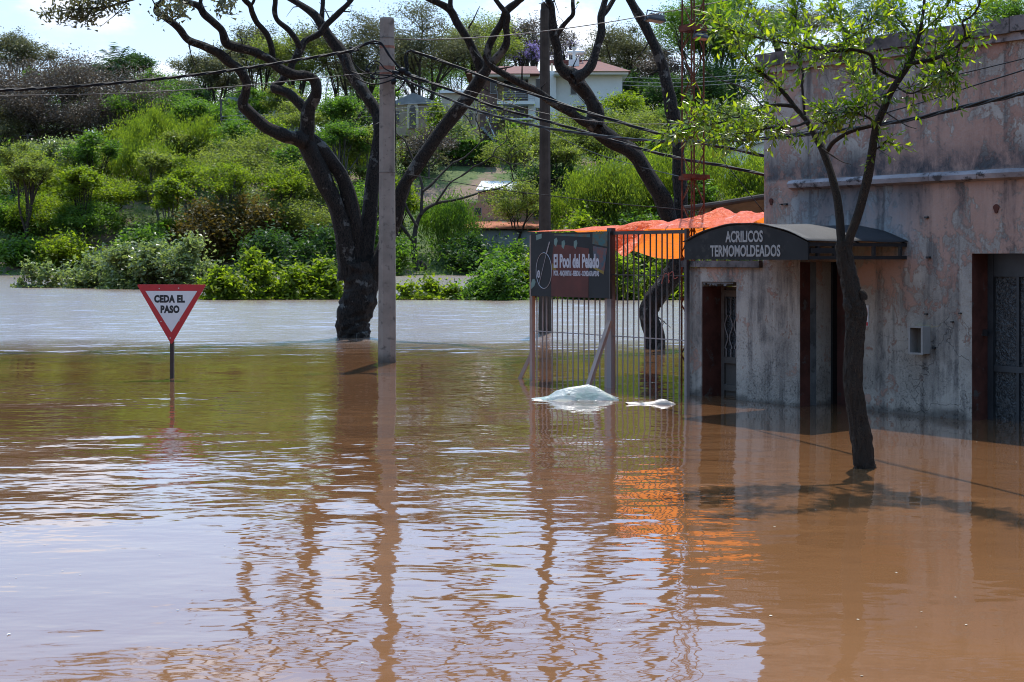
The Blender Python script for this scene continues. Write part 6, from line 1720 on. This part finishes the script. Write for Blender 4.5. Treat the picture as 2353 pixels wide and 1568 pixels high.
for yy in (210.5, 214.5, 218.5, 222.5, 226.5):
    b('balcony_rail', 1156, 1226, yy, yy + 1.0, -0.62, -0.57, 'rail')
for xx in (1143, 1156, 1184, 1213, 1227):
    b('rail_post', xx, xx + 0.9, 209, 232, -0.66, -0.61, 'rail')
b('balcony_opening', 1158, 1212, 186, 231, 2.55, 2.65, 'dark_glass')
b('lower_opening', 1157, 1206, 250, 271, 2.55, 2.65, 'dark_glass')
b('lower_slab', 1142, 1229, 272, 275, -0.5, 2.7, 'white_wall')
for xx in np.arange(1146, 1228, 6.0):
    b('rail_post', xx, xx + 0.7, 276, 296, -0.45, -0.4, 'iron')
MB().tube([(hs.X(1172), -0.3, hs.Z(231)), (hs.X(1172), -0.3, hs.Z(225))], [0.22, 0.3], 9).build('flower_pot', MT['clay'], hs.e)
hs.win(1127, 1140, 184, 214, -0.6); hs.win(1128, 1141, 249, 281, -0.6)
hs.win(1232, 1243, 182, 206, 0.6); hs.win(1232, 1243, 248, 272, 0.6)
hs.win(1312, 1324, 185, 216, 1.2); hs.win(1338, 1343, 180, 200, 1.2)
hs.win(1326, 1343, 244, 264, 1.2)
MB().bar((hs.X(1118), -1.6, hs.Z(272)), (hs.X(1138), -4.0, hs.Z(322)), 0.12).build('stair_rail', MT['rail'], hs.e)
for i in range(8):
    b('stair_step', 1104 + i * 4.0, 1112 + i * 4.0, 292 + i * 4.2, 296 + i * 4.2, -2.6, -0.7, 'slab_grey')
pf = Hs('hedge', 1075, 370, 155, 'trimmed green garden hedge on the slope below the brick front', 'hedge')
rng = np.random.default_rng(12)
n = 9000
cx_ = rng.uniform(1012, 1140, n); t_ = rng.uniform(0, 1, n)
top_ = 318 + (cx_ - 1012) * 0.10 + 3 * np.sin(cx_ * 0.15); bot_ = 352 + (cx_ - 1012) * 0.14
yy = top_ + (bot_ - top_) * t_
Ch = np.stack([(cx_ - 1075) * pf.k, np.where(rng.uniform(0, 1, n) < 0.6, rng.normal(0, .12, n), rng.uniform(0, 2.2, n)), (370 - yy) * pf.k], 1)
Ah = unit(rng.normal(0, 1, (n, 3))); Bh = unit(np.cross(Ah, rng.normal(0, 1, (n, 3))))
leaf_obj('foliage', Ch, Ah * 0.2, Bh * 0.11, rng.uniform(0, 1, n), LEAF['green'], pf.e)
MB().box(pf.X(1016), pf.X(1136), 0.35, 1.9, pf.Z(395), pf.Z(333)).build('stems', MT['bark_far'], pf.e)

ch = Hs('arched_hall', 950, 300, 176, 'tan stone hall with an arched doorway behind the hilltop trees', 'building')
b = ch.box
b('wall', 898, 1010, 240, 312, 0, 9, 'tan')
ch_r = MB(); ch_r.prism([(ch.X(892), ch.Z(240)), (ch.X(950), ch.Z(214)), (ch.X(1014), ch.Z(240))], -0.3, 9.3); ch_r.build('roof', MT['slab_grey'], ch.e)
pts = [(ch.X(935), ch.Z(296)), (ch.X(962), ch.Z(296))] + [(ch.X(948.5 + 13.5 * math.cos(t)), ch.Z(252 - 20 * math.sin(t))) for t in np.linspace(0, math.pi, 10)]
MB().prism(pts, -0.22, -0.02).build('arch_surround', MT['cream'], ch.e)
pts = [(ch.X(941), ch.Z(296)), (ch.X(956), ch.Z(296))] + [(ch.X(948.5 + 7.5 * math.cos(t)), ch.Z(254 - 12 * math.sin(t))) for t in np.linspace(0, math.pi, 10)]
MB().prism(pts, -0.25, -0.23).build('door', MT['dark_glass'], ch.e)
ch.win(980, 992, 256, 280, 0); ch.win(908, 918, 256, 280, 0)
cr = Hs('cream_house', 1060, 296, 180, 'low cream house left of the brick-fronted white house')
b = cr.box
b('wall', 1014, 1104, 214, 312, 0, 8, 'cream'); b('roof', 1010, 1106, 208, 213.8, -0.4, 8.4, 'white_wall')
cr.win(1042, 1050, 256, 276, 0); cr.win(1078, 1086, 256, 276, 0); cr.win(1020, 1030, 256, 276, 0)
b('porch_column', 1060, 1063, 236, 296, -0.5, -0.2, 'white_wall'); b('porch_column', 1094, 1097, 236, 296, -0.5, -0.2, 'white_wall')
gr = Hs('grey_hall', 590, 290, 178, 'long grey building half hidden behind the left limbs')
b = gr.box
b('wall', 525, 700, 232, 310, 0, 10, 'slab_grey'); b('roof', 520, 704, 224, 231.8, -0.6, 10.5, 'slab_grey')
for xx in (540, 570, 600, 640, 670): gr.win(xx, xx + 10, 246, 266, 0)
lw = Hs('terrace_house', 60, 372, 168, 'low red-walled building and railing under the brown trees at left')
b = lw.box
b('wall', -20, 175, 300, 372, 1.5, 6, 'brick_wall'); b('roof', -24, 178, 296, 299.8, 1.2, 6.3, 'slab_grey'); lw.win(60, 80, 315, 340, 1.5); lw.win(120, 138, 315, 340, 1.5)
b('terrace_slab', -30, 158, 358, 366, -4.0, 1.4, 'slab_grey'); b('terrace_kerb', 66, 172, 346, 352, -2.0, -1.6, 'tan')
for xx in (0, 30, 62, 96, 130, 160): b('fence_post', xx, xx + 1.4, 318, 358, -3.8, -3.7, 'slab_grey')
for yy in (322, 334, 346): b('fence_rail', 0, 161, yy, yy + 0.7, -3.69, -3.66, 'slab_grey')
lo = Hs('orange_roofed_house', 1170, 600, 131, 'low blue-grey walled house with orange clay roofs near the far water')
b = lo.box
b('wall', 1092, 1262, 530, 612, 0, 5, 'grey_wall')
MB().add([(lo.X(1066), -0.6, lo.Z(524)), (lo.X(1266), -0.6, lo.Z(524)), (lo.X(1266), 5, lo.Z(508, 5)), (lo.X(1066), 5, lo.Z(508, 5)), (lo.X(1066), -0.6, lo.Z(527)), (lo.X(1266), -0.6, lo.Z(527)), (lo.X(1266), 5, lo.Z(511, 5)), (lo.X(1066), 5, lo.Z(511, 5))], [(0, 1, 2, 3), (7, 6, 5, 4), (0, 4, 5, 1), (1, 5, 6, 2), (2, 6, 7, 3), (3, 7, 4, 0)]).build('roof', MT['clay'], lo.e)
b('upper_wall', 1046, 1250, 466, 540, 5.2, 10, 'peach')
hip(MB(), lo.X(1160), lo.X(1262), 4.6, 10.6, lo.Z(466, 4.6), lo.Z(438, 7.5), lo.X(1185), lo.X(1240), 7.5).build('upper_roof', MT['tiles'], lo.e)
MB().add([(lo.X(1090), 6.0, lo.Z(436, 6)), (lo.X(1215), 6.0, lo.Z(436, 6)), (lo.X(1200), 13, lo.Z(416, 13)), (lo.X(1100), 13, lo.Z(416, 13)), (lo.X(1090), 6.0, lo.Z(439, 6)), (lo.X(1215), 6.0, lo.Z(439, 6)), (lo.X(1200), 13, lo.Z(419, 13)), (lo.X(1100), 13, lo.Z(419, 13))], [(0, 1, 2, 3), (7, 6, 5, 4), (0, 4, 5, 1), (1, 5, 6, 2), (2, 6, 7, 3), (3, 7, 4, 0)]).build('sheet_roof', MT['white_sheet'], lo.e)
b('sheet_roof_wall', 1098, 1158, 440, 466, 6.4, 9.9, 'peach')
lo.win(1092, 1106, 478, 494, 5.2); lo.win(1226, 1240, 476, 500, 5.2)
wg = Hs('gabled_shed', 1720, 400, 150, 'white-walled shed with sloping roof beside the pink building corner')
mb = MB(); mb.prism([(wg.X(1664), wg.Z(430)), (wg.X(1664), wg.Z(352)), (wg.X(1760), wg.Z(326)), (wg.X(1830), wg.Z(326)), (wg.X(1830), wg.Z(430))], 0, 7); mb.build('wall', MT['white_wall'], wg.e)
mb = MB(); mb.prism([(wg.X(1656), wg.Z(352)), (wg.X(1656), wg.Z(348)), (wg.X(1760), wg.Z(320)), (wg.X(1840), wg.Z(320)), (wg.X(1840), wg.Z(325)), (wg.X(1760), wg.Z(325))], -0.5, 7.5); mb.build('roof', MT['white_sheet'], wg.e)

# hill poles and their wires
def hpole(x, yt, yb_, dp_, lab):
    p_ = P(x, yb_, dp_); zg = float(terrain(p_[0], dp_))
    e = empty('hill_pole', (p_[0], dp_, zg), 0, lab, 'utility pole')
    MB().tube([(0, 0, -0.6), (0, 0, P(x, yt, dp_)[2] - zg)], [0.17, 0.12], 8).build('shaft', MT['bark_pale'], e)
    MB().bar((-0.7, 0, P(x, yt + 4, dp_)[2] - zg), (0.7, 0, P(x, yt + 4, dp_)[2] - zg), 0.1).build('crossarm', MT['bark_pale'], e)
hpole(788, 250, 305, 160, 'thin grey pole on the hill behind the big fork')
hpole(508, 228, 322, 160, 'thin grey pole on the hill right of the willows')
hpole(64, 308, 360, 158, 'dark thin pole on the left terrace')
for i, (ya, yb_, yc) in enumerate(((268, 262, 236), (276, 272, 244), (288, 282, 256))):
    cable('hill_wire', [(508, ya, 159.8), (650, yb_, 159.8), (788, ya - 14, 159.8), (1000, yc, 159.8), (1180, yc + 12, 159.0)], 0.028, ('upper', 'middle', 'lower')[i] + ' of three thin wires strung along the hill', mat=MT['slab_grey'], k=6)
for i, ya in enumerate((178, 188, 196)):
    cable('hill_wire', [(1430, ya, 162), (1560, ya + 3, 160), (1720, ya - 6, 158)], 0.028, ('upper', 'middle', 'lower')[i] + ' of three wires right of the white house', mat=MT['slab_grey'], k=6)
